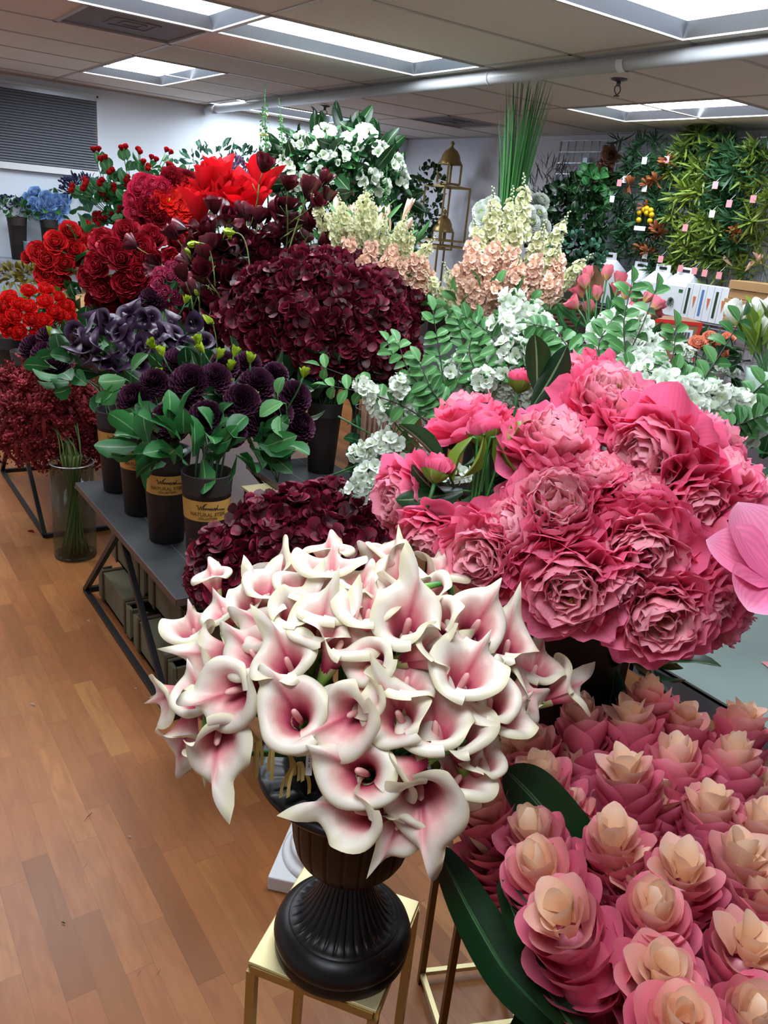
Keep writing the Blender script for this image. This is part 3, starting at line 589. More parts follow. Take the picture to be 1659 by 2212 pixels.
# --- peony
for k in range(4):
    m=MB(); K=dict(nu=8,nv=8)
    ring(m,7,1.7,-.7,.072,.038,.006,-.008,cup=.45,prof=(.5,3.5,.5),ruf=.010,rn=4,tone=1,**K)
    ring(m,8,1.42,-.75,.070,.037,.006,-.004,ph=.35,cup=.5,prof=(.5,3.5,.5),ruf=.011,rn=4.5,tone=1,**K)
    ring(m,8,1.15,-.7,.064,.034,.006,.002,ph=.1,cup=.5,prof=(.5,4,.5),ruf=.012,rn=5,tone=.85,**K)
    ring(m,8,1.0,-.9,.057,.031,.006,.006,ph=.2,cup=.5,prof=(.5,4,.5),ruf=.010,rn=5.5,tone=.45,jit=.14,**K)
    ring(m,8,.85,-.95,.050,.027,.006,.012,ph=.5,cup=.4,prof=(.5,4,.5),ruf=.009,rn=5,tone=.15,jit=.15,**K)
    ring(m,7,.62,-.7,.045,.024,.005,.016,ph=.2,cup=.35,prof=(.5,4,.5),ruf=.009,rn=5,tone=.05,jit=.18,**K)
    ring(m,5,.3,-.3,.038,.02,.004,.018,cup=.35,prof=(.5,4,.5),ruf=.008,rn=5,tone=0,jit=.2,**K)
    st=MB()
    for i in range(26):
        d=unit([rng.normal()*.3,rng.normal()*.3,1]); st.tube([d*.02,d*.034,d*.046+rng.normal(size=3)*.003],[.0006,.0006,.0012],4,cap=False)
    cal=MB(); ring(cal,5,1.9,-.3,.034,.014,.004,-.012,cup=.4,prof=(.5,3,.6)); stem=stalk(.26,.0035,.02,-.008)
    proto('peony',[('petals',m.mesh('petals',M['peony'])),('stamens',st.mesh('stamens',M['stamen'])),('sepals',cal.mesh('sepals',M['lf'])),('stem',stem.mesh('stem',M['stem']))])
m=MB(); ring(m,6,.75,-1.1,.05,.026,.002,0,cup=.8,prof=(.5,3,.5),tone=1,nu=6,nv=6); ring(m,5,.5,-.8,.046,.022,.001,0,cup=.8,prof=(.5,3,.5),tone=.9,nu=6,nv=6)
c_=MB(); ring(c_,5,1.1,-1.0,.036,.02,.002,-.004,cup=.7,prof=(.5,2.5,.6),nu=6,nv=6); proto('peony_bud',[('petals',m.mesh('petals',M['peony'])),('sepals',c_.mesh('sepals',M['lfy'])),('stem',stalk(.22,.0035,.02).mesh('stem',M['stem']))])
# --- torch ginger
for k in range(6):
    m=MB(); n=46; Lh=.18; op=[.1,.6,.9,.3,.75,.45][k]
    for i in range(n):
        q=i/(n-1); top=max(0,(q-.62)/.38)
        th=(.82-.15*q+.12*(i%3==0))*(1-top)+(.95-.8*top+op*.3*(1-top))*top; r0=.030*(1-q*.8); z0=-Lh+Lh*.96*q-.018*top
        L=(.052-.002*math.sin(q*9))*(1-top)+(.047-.013*top)*top; W=(.027*(1-top)+(.019-.006*top)*top)*(1+rng.normal()*.08)
        petal(m,i*GA+rng.normal()*.1,r0,z0,th*.9+rng.normal()*.07,-.5*(1-top)+(-.5+op*.9)*top+rng.normal()*.1,L*(1+rng.normal()*.07),W,cup=.38+.15*top,prof=(.55,1.8,.72),tone=float(np.clip(1.1-1.35*max(0,q-.66)/.34+rng.normal()*.06,0,1)),nu=6,nv=7,ruf=.002,rn=3,bend=1.2)
    m.lathe([(.012,-Lh),(.034,-Lh+.02),(.03,-Lh*.55),(.014,-.06),(.0,-.045)],14,t=(1,.2)); c_=MB().tube([(0,0,-Lh-.3),(0,0,-Lh),(0,0,-Lh+.02)],[.007,.012,.008],10)
    proto('torch_ginger',[('bracts',m.mesh('bracts',M['ginger'])),('stem',c_.mesh('stem',M['stemo']))])
# --- hydrangea
def hydrangea(kind,mat,R,n,fl,stemm='stemd',flat=.85,up=-.35,var=2,leafy=True,pw=.95,tmix=.45):
    for k in range(var):
        m=MB()
        for d in disc(n,up):
            d=unit(d+rng.normal(size=3)*.09); p=d*R*(1+rng.normal()*.05)*[1,1,flat]; m.M=frame(p,unit(d+rng.normal(size=3)*.35),rng.normal(size=3))
            tn=1. if rng.random()<tmix*.5 else rng.random()*.4
            for j in range(4): petal(m,j*PI/2+rng.normal()*.12,.001,0,1.15+rng.normal()*.22,-.25+rng.normal()*.4,fl*(1+rng.normal()*.1),fl*.56*pw,cup=.25,prof=(.4,4,.5),nu=4,nv=4,tone=tn)
        m.M=None; c_=MB(); c_.tube([(0,0,-R*3.2),(0,0,-R),(0,0,0)],.004,6)
        for i in range(9): d=unit([rng.normal(),rng.normal(),.3]); c_.tube([(0,0,-R*.7),d*R*.85],.0018,4,cap=False)
        parts=[('petals',m.mesh('petals',mat)),('stem',c_.mesh('stem',M[stemm]))]
        if leafy:
            l_=MB()
            for j in range(3): petal(l_,j*2.1+rng.random(),.004,-R*1.25,1.5+rng.normal()*.2,.5,.13,.045,cup=.2,prof=(.6,2,.8),nu=4,nv=7,crease=.15)
            parts.append(('leaf',l_.mesh('leaf',M['lfd'])))
        proto(kind,parts)
hydrangea('hydrangea',M['hyd'],.088,70,.037,var=3)
hydrangea('white_hydrangea',M['wht'],.075,62,.030,'stem',var=2,tmix=0)
hydrangea('lilac_hydrangea',M['lilac'],.05,30,.02,'stem',var=1,leafy=False)
# --- dahlia, mums
def ball(kind,mat,R,n,L,W,stm='stem',core=None,var=2,up=-.55,cup=.9,buds=True,leafm='lf'):
    for k in range(var):
        m=MB()
        for i,d in enumerate(disc(n,up)):
            th=math.acos(max(-1,min(1,d[2]))); ph=i*GA
            petal(m,ph,0.002,0,th*.96+rng.normal()*.04,(-.35 if th<1.5 else .1)+rng.normal()*.05,L*(.72+.28*min(1,th/1.1)),W*(.6+.4*min(1,th/1.0)),cup=cup,prof=(.8,3.2,.6),nu=3,nv=4,tone=0,bend=2)
        parts=[('petals',m.mesh('petals',mat))]
        if core: parts.append(('flower_centre',MB().ball((0,0,L*.6),(R*.22,R*.22,R*.1)).mesh('flower_centre',M[core])))
        parts.append(('stem',stalk(.2,.0032,.015).mesh('stem',M[stm])))
        proto(kind,parts)
ball('dahlia',M['dah'],.05,125,.049,.016,var=3,cup=.7)
ball('chrysanthemum',M['wht'],.05,130,.042,.0105,core='lfbud',var=1,cup=.4)
# dahlia bud
m=MB(); ring(m,6,.55,-.5,.026,.009,.002,0,cup=.7,prof=(.5,2,.7)); ring(m,4,.2,-.1,.022,.008,.001,0,cup=.7); 
proto('dahlia_bud',[('sepals',m.mesh('sepals',M['lfbud'])),('stem',stalk(.16,.002,.02).mesh('stem',M['lf']))])
# --- roses
def rose(kind,mat,n,L,W,thm,curl,stm='stem',var=2,cup=.65,ruf=.002,leaf=True,prof=(.45,5,.4)):
    for k in range(var):
        m=MB()
        for i in range(n):
            q=i/(n-1); petal(m,i*GA,.001+.004*q,0,.1+thm*q**1.1+rng.normal()*.05,curl*(.6+.5*q)+(.5*q**3),L*(.72+.34*q),W*(.62+.45*q),cup=cup,prof=prof,ruf=ruf*q,tone=q,nu=5,nv=5)
        parts=[('petals',m.mesh('petals',mat))]
        if leaf:
            l_=MB(); ring(l_,5,1.7,-.2,L*.6,.007,.003,-.004,cup=.3,prof=(.5,2,.8)); parts.append(('sepals',l_.mesh('sepals',M['lf'])))
        parts.append(('stem',stalk(.22,.003,.02).mesh('stem',M[stm]))); proto(kind,parts)
rose('ranunculus',M['ran'],46,.036,.021,1.45,-1.25,cup=.8)
rose('red_rose',M['scar'],26,.046,.030,1.25,-.7)
rose('crimson_rose',M['crim'],30,.052,.034,1.3,-.55,ruf=.004)
rose('pink_rose',M['pinkr'],26,.028,.019,1.2,-.8)
rose('hot_pink_ranunculus',M['hotp'],36,.044,.028,1.4,-.9,ruf=.003,var=1)
rose('coral_rose',M['coral'],28,.040,.028,1.3,-.8,var=1)
rose('blue_rose',M['blue'],26,.046,.032,1.3,-.7,var=1,leaf=False)
rose('rose_bud',M['scar'],8,.026,.012,.35,-.3,var=1)
# gerbera-like poppy
m=MB(); 
for q in range(3): ring(m,14,1.5-.3*q,-.3,.052-.008*q,.014,.006,.002*q,ph=.2*q,cup=.4,prof=(.4,4,.5),ruf=.003,tone=0)
proto('red_zinnia',[('petals',m.mesh('petals',M['ran'])),('flower_centre',MB().ball((0,0,.012),(.008,.008,.006)).mesh('flower_centre',M['yel'])),('stem',stalk(.2,.003).mesh('stem',M['stem']))])
# tulips
for kd,mt in(('pink_tulip','tulp'),('white_tulip','tulw')):
    for k in range(2):
        m=MB(); o2=[.0,.35][k] if kd=='pink_tulip' else 0
        ring(m,3,.85+o2*.2,-1.05+o2,.066,.027,.003,0,cup=.75,prof=(.55,3,.6),nu=6,nv=8,bend=.8,jit=.05); ring(m,3,.8+o2*.2,-1.0+o2,.064,.026,.002,.002,ph=1.05,cup=.75,prof=(.55,3,.6),nu=6,nv=8,bend=.8,jit=.05)
        l_=MB()
        for j in range(2): petal(l_,j*2.6+rng.random(),.004,-.27,.25,.5,.24,.026,cup=.5,prof=(.5,2.2,.8),nu=4,nv=10)
        proto(kd,[('petals',m.mesh('petals',M[mt])),('stem',stalk(.3,.0038,.02).mesh('stem',M['lfl'])),('leaf',l_.mesh('leaf',M['lf']))])
# pointed big red blooms
for k in range(2):
    m=MB(); ring(m,5,.42,.1,.17,.046,.006,0,cup=.5,prof=(.8,2.2,.8),nu=6,nv=9,ruf=.004,crease=.15,jit=.14); ring(m,4,.2,.05,.15,.04,.003,.01,ph=.6,cup=.6,prof=(.8,2.2,.8),nu=6,nv=9,ruf=.004,jit=.12)
    proto('red_poinsettia',[('petals',m.mesh('petals',M['poin'])),('stem',stalk(.2,.005).mesh('stem',M['stem']))])
# magnolia branch
def magflower(m,c,d,s,op): 
    m.M=frame(c,d,rng.normal(size=3),s); ring(m,4,.45+op,-.55,.06,.025,.003,0,cup=.7,prof=(.6,3,.6),nu=5,nv=6,jit=.1); ring(m,4,.3+op*.8,-.5,.055,.022,.002,.002,ph=.8,cup=.75,prof=(.6,3,.6),nu=5,nv=6,jit=.1); m.M=None
for k in range(3):
    tw=MB(); fl_=[]; main=bez((0,0,-.45),(.03,0,-.2),(-.02,.02,0),(.04,0,.16),12); tw.tube(main,np.linspace(.005,.0025,12),6)
    for j,i in enumerate((11,9,7,6,5)):
        p=main[i]; d=unit([math.cos(j*2.3),math.sin(j*2.3),.7]) if j else unit([.2,.1,1]); q=p+d*.05; tw.tube([p,p+d*.03+(0,0,-.005),q],.002,5)
        m=MB(); magflower(m,q,d,1.+.2*rng.random(),[.2,.55,.1,.7,.4][j]+.1*k); fl_.append(('blossom',m.mesh('blossom',M['magn'])))
    b_=MB(); p=main[10]; b_.ball(p+(.03,-.02,.045),(.008,.008,.014)); tw.tube([p,p+(.03,-.02,.035)],.0015,5); fl_.append(('bud',b_.mesh('bud',M['lfbud'])))
    proto('magnolia_branch',fl_+[('twig',tw.mesh('twig',M['stemo']))])
# purple calla (small dark)
for k in range(3):
    m=MB(); na,nv=22,9; a=np.linspace(-3.2,3.2,na+1); v=np.linspace(0,1,nv+1); p=rng.random(3)*6.28
    L=.075*(.8+.5*np.exp(-(a/.5)**2)+.25*np.exp(-(a/.18)**2)); th=.25+.5*v[None]**1.3+np.clip(v[None]-.6,0,1)*2.2*(1+.5*np.sin(2*a+p[0]))[:,None]
    ds=L[:,None]/nv; rho=.005+np.concatenate([np.zeros((na+1,1)),np.cumsum(np.sin(th[:,1:])*ds,1)],1)+.003*(a[:,None]/PI)*v[None]; z=np.concatenate([np.zeros((na+1,1)),np.cumsum(np.cos(th[:,1:])*ds,1)],1)
    m.grid(np.stack([rho*np.cos(a[:,None]),rho*np.sin(a[:,None]),z],-1))
    proto('purple_calla',[('spathe',m.mesh('spathe',M['pcalla'])),('spadix',MB().tube([(0,0,.01),(0,0,.05),(0,0,.055)],[.003,.003,.001],6).mesh('spadix',M['pcalla'])),('stem',stalk(.3,.005,.03).mesh('stem',M['stemd']))])
# amaranthus spray: drooping fuzzy tails
for k in range(3):
    m=MB(); c_=MB(); c_.tube([(0,0,-.26),(0,0,-.1),(0,0,.02)],.003,6)
    for j in range(13):
        ph=j*GA; q=j/12; s0=np.array([math.cos(ph),math.sin(ph),0]); Lt=.10+.03*rng.random(); out=.055*(1.25-q*.6)
        P=bez((0,0,.0+.01*q),s0*out*.8+(0,0,.07+.03*q),s0*out*1.6+(0,0,.04),s0*out*(1.9)+(0,0,-Lt*(.8-q*.7)),9)
        if j>9: P=bez((0,0,0),(0,0,.05),s0*.02+(0,0,.08),s0*.04+(0,0,.12),9)
        m.tube(P,np.linspace(.015,.005,9),8)
        tg=np.gradient(P,axis=0)
        for i in range(1,9):
            for w_ in range(8):
                d=unit(np.cross(tg[i],rng.normal(size=3))); m.M=frame(P[i]+d*.011+tg[i]*rng.normal()*.4,unit(d+unit(tg[i])*.8),rng.normal(size=3)); petal(m,0,0,0,.3,0,.014,.006,nu=1,nv=2,prof=(.5,2,.6))
        m.M=None
    proto('amaranthus',[('tassels',m.mesh('tassels',M['amar'])),('stem',c_.mesh('stem',M['stemo']))])
# spikes of small florets (delphinium / stock / snapdragon)
def spike(kind,mat,bud,n,Ls,fl,var=2,R=.018,stm='stem',dens=.75,top=.3,pet=5):
    for k in range(var):
        m=MB(); b_=MB(); c_=MB(); bend=rng.normal()*.03; ax=bez((0,0,-.32),(0,0,-.1),(bend*.3,0,Ls*.5),(bend,0,Ls),12); c_.tube(ax,np.linspace(.0035,.0012,12),6)
        for i in range(n):
            q=i/n; z=Ls*q; c=np.array([bend*q**1.5,0,z]); ph=i*GA; d=unit([math.cos(ph),math.sin(ph),.35+.5*q])
            if q>1-top:
                b_.ball(c+d*R*.7*(1.3-q),fl*.28*(1.5-q),6,4); continue
            m.M=frame(c+d*R*(1.1-q*.4),unit(d+rng.normal(size=3)*.25),rng.normal(size=3),1.05-.35*q)
            for j in range(pet): petal(m,j*2*PI/pet,.001,0,1.05+rng.normal()*.2,.1+rng.normal()*.3,fl,fl*.5,cup=.2,ruf=fl*.12,prof=(.45,4,.5),nu=3,nv=3)
            for j in range(3): petal(m,j*2.1,.001,0,.4,.2,fl*.7,fl*.32,cup=.4,prof=(.45,4,.5),nu=2,nv=2)
        m.M=None; parts=[('florets',m.mesh('florets',mat))]
        if b_.n: parts.append(('buds',b_.mesh('buds',M[bud])))
        proto(kind,parts+[('stem',c_.mesh('stem',M[stm]))])
spike('white_stock',M['wht'],'lfl',26,.17,.027,R=.024,top=.12)
spike('peach_stock',M['peach'],'cream',30,.15,.027,R=.024,top=.08)
spike('cream_delphinium',M['cream'],'cream',38,.24,.022,R=.02,top=.28)
spike('green_snapdragon',M['lfl'],'lfl',34,.22,.010,R=.010,top=.35,pet=3)
spike('cream_larkspur',M['wht'],'cream',44,.4,.02,R=.02,top=.2,var=1)
# white freesia-like cluster with leaf whorl
for k in range(3):
    m=MB(); l_=MB(); c_=stalk(.3,.004)
    for j in range(7):
        ph=j*2.4; d=unit([math.cos(ph)*.8,math.sin(ph)*.8,.9 if j else 3]); p=d*.055+(0,0,.02); c_.tube([(0,0,0),p],.0018,5); m.M=frame(p,unit(d+(0,0,.2)),rng.normal(size=3),1.25)
        op=.75 if j%3 else .25
        ring(m,5,op,.1,.034,.015,.002,0,cup=.35,prof=(.5,4,.5),ruf=.003,jit=.1)
    m.M=None
    for j in range(9): petal(l_,j*.72+rng.random()*.3,.004,-.02-.02*(j%3),1.1+rng.normal()*.25,.35,.15,.028,cup=.3,prof=(.6,1.8,.9),nu=4,nv=7,crease=.2)
    proto('white_rhododendron',[('blossoms',m.mesh('blossoms',M['wht'])),('leaves',l_.mesh('leaves',M['lf'])),('stem',c_.mesh('stem',M['stem']))])
# lily bud
m=MB(); ring(m,3,.2,-.2,.11,.016,.003,0,cup=.9,prof=(.6,2.5,.7),nv=7,jit=.02); ring(m,3,.2,-.2,.1,.015,.003,0,ph=1,cup=.9,prof=(.6,2.5,.7),nv=7,jit=.02)
proto('lily_bud',[('petals',m.mesh('petals',M['budm'] if 'budm' in M else M['peach'])),('stem',stalk(.25,.003,.03).mesh('stem',M['lfl']))])
# rosebud branch
for k in range(2):
    b_=[]; l_=MB(); c_=MB(); 
    for j in range(6):
        ph=j*2.2+k; tip=np.array([math.cos(ph)*.07,math.sin(ph)*.07,.02+.05*(j%3)]); P=bez((0,0,-.28),(0,0,-.1),tip*.4+(0,0,-.03),tip,8); c_.tube(P,.002,5)
        m=MB(); m.M=frame(tip,unit(tip+(0,0,.15)),rng.normal(size=3)); 
        for i in range(9): petal(m,i*GA,.001,0,.08+.05*i,-.3,.03,.014,cup=.8,nu=4,nv=4)
        b_.append(('rose_bud',m.mesh('rose_bud',M['scar'])))
        for i in(3,5,6): l_.M=frame(P[i],unit([math.cos(ph+i),math.sin(ph+i),.4])); petal(l_,0,0,0,.2,.4,.055,.02,cup=.2,prof=(.6,2,.8),nu=4,nv=5,crease=.15)
        l_.M=None
    proto('rosebud_spray',b_+[('leaves',l_.mesh('leaves',M['lf'])),('stem',c_.mesh('stem',M['stem']))])
# ================================================================ placing flowers
ORD=['first','second','third','fourth','fifth','sixth','seventh','eighth','ninth','tenth','eleventh','twelfth','thirteenth','fourteenth','fifteenth','sixteenth']
NC={}
def put(kind,pos,axis,xd=None,s=1.,label='',cat='flower',group=None,var=None,stem=None,stemr=.0035,stemm='stem',name=None,skip=()):
    V=PRO[kind]; i=NC.get(kind,0); NC[kind]=i+1; parts=V[(i if var is None else var)%len(V)]
    Mt=frame(pos,axis,xd if xd is not None else rng.normal(size=3),s); t=thing(name or kind,label,cat,group,M=Mt)
    for nm,me in parts:
        if nm in skip or (stem is not None and nm=='stem'): continue
        o=bpy.data.objects.new(nm,me); COL.objects.link(o); o.parent=t
    if stem is not None:
        W=np.linalg.inv(Mt); P=np.asarray(stem)@W[:3,:3].T+W[:3,3]; MB().tube(P,stemr/s,7).build('stem',M[stemm],t)
    return t
def ranks(pts,rows):
    """for each picture point: which tier from the top it lies in and its order from the aisle side"""
    n=len(pts); o=sorted(range(n),key=lambda i:pts[i][1]); R=[None]*n; k=0
    for r_ in range(rows):
        m=n*(r_+1)//rows; row=sorted(o[k:m],key=lambda i:pts[i][0]); k=m
        for j,i in enumerate(row): R[i]=(r_,j,len(row))
    return R
def rl(pre,where,R,rows):
    r_,j,n=R
    tier='top' if r_==0 else 'lowest' if r_==rows-1 else ORD[r_]
    where=where[4:] if where.startswith('the ') else where
    return f"{pre}, {where}, {tier} tier, {ORD[j]} from aisle"
UP=np.array([0,0,1.])
def img(deg): a=math.radians(deg); return math.cos(a)*CR+math.sin(a)*CU
# ---------------------------------------------------------------- callas over the urn
CA=[(245,190,100,.1,.8),(175,400,95,.2,1),(290,320,110,.15,.95),(395,300,80,.3,.85),(455,265,60,.1,.9),(230,480,182,.15,1.3),(400,480,130,.45,1.),(540,530,110,.7,1.),(345,615,200,.72,1.2),(80,640,200,.3,.9),(190,640,100,.35,1.),(268,780,270,.75,1.15),(140,780,262,.4,1.),(222,850,280,.2,.8),
(570,722,118,.9,1.08),(540,150,178,.0,1.05),(690,95,88,-.1,1.),(700,180,85,-.1,1.2),(570,240,50,.0,1),(560,350,45,.2,1.05),(470,385,150,.3,.9),(650,410,75,.55,1.05),(690,320,85,.1,1.05),(730,450,60,.15,1.15),(810,225,70,.1,.9),(840,330,85,.2,1.05),(870,510,165,.65,.9),(985,390,78,.72,1.2),(930,140,150,.0,1.),(970,200,100,.45,1.),(905,115,50,-.1,.85),(1110,180,60,.0,1.),(1090,270,160,.1,1.05),(955,250,200,.1,.85),
(1240,390,60,.75,1.2),(1375,320,345,.05,1.2),(1130,380,150,.5,1.),(1365,470,85,.6,1.1),(1475,540,80,.2,1.05),(1590,620,30,-.1,1.1),(1430,640,20,.0,1.05),(1195,600,65,.5,1.15),(985,590,80,.0,1.15),(865,620,170,.2,.9),(800,700,205,.7,1.05),(965,730,120,.85,1.1),(1095,760,95,.3,1.15),(1190,800,100,.25,1.15),(1300,690,90,.55,1.05),(1345,730,45,.35,1.),
(820,935,150,.95,1.3),(838,1085,165,.5,1.12),(1035,980,272,.7,1.2),(965,1110,240,.6,.9),(1090,1120,300,.4,.8),(1180,960,60,.2,1.1),(1270,895,80,.1,.85),(1130,1110,320,.0,.95),(960,930,200,-.1,1.),(1060,490,10,.0,1.)]
CC=np.array([.615,.85,1.0]); CRd=np.array([.265,.265,.215])
pp=[(320+c[0]*.5666,1140+c[1]*.5666) for c in CA]; RK=ranks(pp,6)
for i,(c,p) in enumerate(zip(CA,pp)):
    P=onball(*p,CC,CRd); toc=unit(CAM-P); d=img(c[2]); f=c[3]
    outw=unit((P-CC)/CRd)
    ax=unit(f*toc+math.sqrt(max(0,1-f*f))*d+ .18*outw); xd=d*max(f,0.05)-toc*(1-abs(f))*.8
    s=min(c[4],1.2)*.96; L=.085*s
    base=P-ax*L*(.55 if f<.5 else .42)
    look='seen side on' if abs(f)<.28 else 'facing outward' if f>.6 else 'half turned'
    # stem: from the neck back down into the urn mouth
    a_=math.atan2(base[1]-UY,base[0]-UX); e=np.array([UX+.055*math.cos(a_),UY+.055*math.sin(a_),.845]); g0=base-ax*.03*s
    hub=np.array([UX+.03*math.cos(a_),UY+.03*math.sin(a_),.66])
    st=bez(g0,g0-ax*.055,e+UP*.10,e,10); st=np.vstack([st,hub[None]])
    put('calla_lily',base,ax,xd,s,rl('white calla '+look,'the urn bouquet',RK[i],6),'calla lily','callas in the dark urn',var=i,stem=st,stemr=.0048,stemm='stem')
# raffia and tags at the urn mouth
for k,(px,py,d) in enumerate([(590,1610,1.02),(640,1650,1.0),(760,1590,1.03),(556,1600,1.05)]):
    p=at(px,py,d); t=thing('raffia_bow',['yellow raffia wrapped round calla stems, below the large facing calla','yellow raffia bow hanging over the urn rim','yellow raffia tied behind the middle callas','loose yellow raffia tail at the aisle side of the urn'][k],'raffia tie','raffia ties on the callas',p)
    m=MB()
    for j in range(6): 
        a=rng.normal(size=3)*.009; m.grid(np.stack([bez((0,0,0),a,a*1.6+(0,0,-.012),a*1.5+(0,0,-.036),7)+np.array(w)[None] for w in((-.0025,0,0),(.0025,0,.001))]))
    m.build('raffia',M['raffia'],t)
def tagcard(label,px,py,d,w,h,rot,lines,mat='paper',ink='ink'):
    p=at(px,py,d); M_=frame(p,-CF,math.cos(rot)*CR+math.sin(rot)*CU); t=thing('paper_tag',label,'tag',None,M=M_)
    bevel(MB().box((0,0,0),(w,h,.0008)).build('tag_card',M[mat],t,False),.0002)
    m=MB()
    for s_,sz,x,y in lines:
        V,F=textmesh(s_,sz,0,.0001); m.add(V+(x,y,.0009),F)
    m.build('tag_print',M[ink],t,False); return t
tagcard('dark printed stem tag between the middle callas',718,1605,1.02,.04,.05,-.1,[('39',.008,-.01,.02),('M-023',.008,.0,.011),('Lily Bundle',.0042,.0,.002),('(6CRW) Bold',.0042,.0,-.005)],'greytag' if 'greytag' in M else 'paper')
tagcard('narrow white stem tag marked with a code beside the raffia',668,1640,.99,.008,.04,-.05,[('M',.007,0,.014),('0',.006,0,.006),('2',.006,0,-.001),('3',.006,0,-.008)])
tagcard('plain white hang tag behind the drooping calla',845,1762,1.03,.03,.045,.15,[('A',.005,.0,.012)])
# ---------------------------------------------------------------- peonies
PE=[(430,290,95,.05,1.12),(870,160,160,.3,1.05),(1010,215,70,.75,1.15),(790,395,60,.55,1.15),(1130,300,60,.6,1.05),(1180,450,210,.45,1.2),(1450,390,45,.25,.95),(1465,540,80,.5,1.05),(1360,660,300,.6,1.05),(790,660,90,.92,1.22),(160,640,190,.55,1.05),(280,790,250,.4,.8),(490,870,220,.85,1.1),(620,750,160,.5,.95),(845,1000,270,.92,1.28),(1140,840,270,.88,1.18),(1120,610,80,.35,.9),(1220,1110,280,.88,1.25),(1490,800,330,.55,.95),(1390,1080,310,.5,1.),(1645,640,20,.4,.8),(1290,350,50,.5,.85),(1500,1130,320,.3,.85),(1560,700,30,.3,.8),(960,540,90,.5,.85),(1050,980,300,.4,.85)]
PC=np.array([1.055,.9,1.17]); PR=np.array([.33,.33,.27])
pp=[(780+c[0]*.53,740+c[1]*.53) for c in PE]; RK=ranks(pp,5)
for i,(c,p) in enumerate(zip(PE,pp)):
    P=onball(*p,PC,PR); toc=unit(CAM-P); d=img(c[2]); f=c[3]; ax=unit(f*toc+math.sqrt(1-f*f)*d+.2*unit(P-PC)); s=c[4]*1.04
    base=P-ax*.03*s; e=np.array([BX,BY,1.06])+unit([P[0]-BX,P[1]-BY,0])*.06; st=bez(base-ax*.01,base-ax*.1,e+UP*.08,e-UP*.05,9)
    look='with pale ruffled heart' if f>.8 else 'seen from the side' if f<.35 else 'tilted'
    put('peony',base,ax,None,s,rl('pink peony '+look,'bucket bouquet',RK[i],5),'peony','pink peonies in the bucket',stem=st,stemr=.0035)
for k,(px,py,d,deg,s) in enumerate([(1118,845,1.5,80,.9),(940,1040,1.22,75,.9),(1050,965,1.25,95,1.15)]):
    P=at(px,py,d); put('peony_bud',P,img(deg)+.2*unit(CAM-P),None,s,['pink peony bud beside the dark glossy leaves','half green peony bud over the side-on peony cluster','fat green peony bud under the drooping peony'][k],'peony bud','peony buds')
def leafcl(label,pts,mat,L,W,name='leafy_stem',cat='leaves',group=None,nv=8,base=None):
    """a leafy stem: leaf blades rooted at given points"""
    t=thing(name,label,cat,group,tuple(pts[0][0])); o0=np.asarray(pts[0][0])
    m=MB()
    for p,d,s in pts:
        m.M=frame(np.asarray(p)-o0,d,rng.normal(size=3)); petal(m,0,0,0,.1,.5,L*s,W*s,cup=.25,prof=(.6,2,.85),nu=4,nv=nv,crease=.18,ruf=.002)
    m.M=None; m.build('leaves',M[mat],t)
    m=MB(); e=np.asarray(base if base is not None else (0,0,-.2)); 
    for p,d,s in pts[:6]: q=np.asarray(p)-o0; m.tube(bez(q,q-unit(d)*.03,(q+e)/2,e,6),.0022,5)
    m.build('stem',M['stem'],t); return t
for k,(lab,L_) in enumerate([('dark glossy peony leaves beside the top peony',[(1160,850,1.42,100,1.1),(1150,880,1.4,70,1.2),(1175,885,1.42,60,1.),(1130,905,1.4,170,.9)]),
 ('dark peony leaves in the gap under the side-on peony',[(1050,1010,1.28,250,1.2),(1090,1000,1.28,300,1.1),(1000,1060,1.26,200,1.1),(1030,1070,1.26,230,1.2),(1080,1060,1.28,320,1.),(960,1010,1.26,110,1.),(1060,1040,1.3,10,1.1),(1020,1100,1.27,260,1.),(975,1085,1.27,160,.9),(1085,1100,1.3,80,1.)]),
 ('dark peony leaves between the lower peonies',[(1490,1200,1.3,100,.9),(1510,1210,1.3,60,.9),(1470,1220,1.28,190,.8),(1600,1070,1.35,90,.9),(1610,1090,1.35,70,.8),(1330,1110,1.3,60,.7)])]):
    leafcl(lab,[(at(a,b_,c),img(d)+.3*unit(rng.normal(size=3)),s) for a,b_,c,d,s in L_],'lfd',.1,.022,'peony_leaves','leaves','peony leaves',base=np.array([0,0,-.12]))
# lush green calyx leaves under the drooping peony
leafcl('fresh green cupped leaves under the side-on peony',[(at(1045,940,1.2),img(260),.8),(at(1070,945,1.2),img(290),.9),(at(1020,945,1.21),img(230),.8),(at(1095,960,1.21),img(60),.6)],'lfy',.09,.03,'peony_leaves','leaves','peony leaves')
# ---------------------------------------------------------------- torch gingers
GI=[(700,400,95,130,0),(415,545,110,120,0),(950,420,100,120,0),(1060,300,85,120,0),(1235,440,85,130,0),(1545,430,80,135,0),(1200,600,80,140,0),(480,700,105,150,0),(930,690,95,165,0),(1510,600,80,140,0),(1390,880,85,165,0),(165,850,115,125,0),(430,990,110,150,0),(860,1030,100,155,0),(1240,1200,80,150,0),(450,1180,115,145,0),(1655,960,70,140,0),
(660,410,125,150,1),(1140,370,75,160,1),(1180,690,70,165,1),(1610,560,60,160,1),(1270,930,80,150,1),(1660,280,60,130,1),(1560,120,80,130,1),(930,790,0,0,2),(1640,900,60,140,1),(780,640,0,0,2)]
GI=[g for g in GI if g[4]!=2]+[(640,620,100,1,0),(1100,820,90,1,0),(1300,700,85,1,0),(620,900,110,1,0),(1600,780,80,1,0),(300,620,115,1,0),(200,1080,120,1,0),(1000,1240,90,1,0)]
ppg=[(960+g[0]*.4213,1340+g[1]*.4213) if g[4]==0 else (900+g[0]*.4575,1760+g[1]*.4575) for g in GI]; RK=ranks(ppg,5)
GC=np.array([.86,.38,.2])
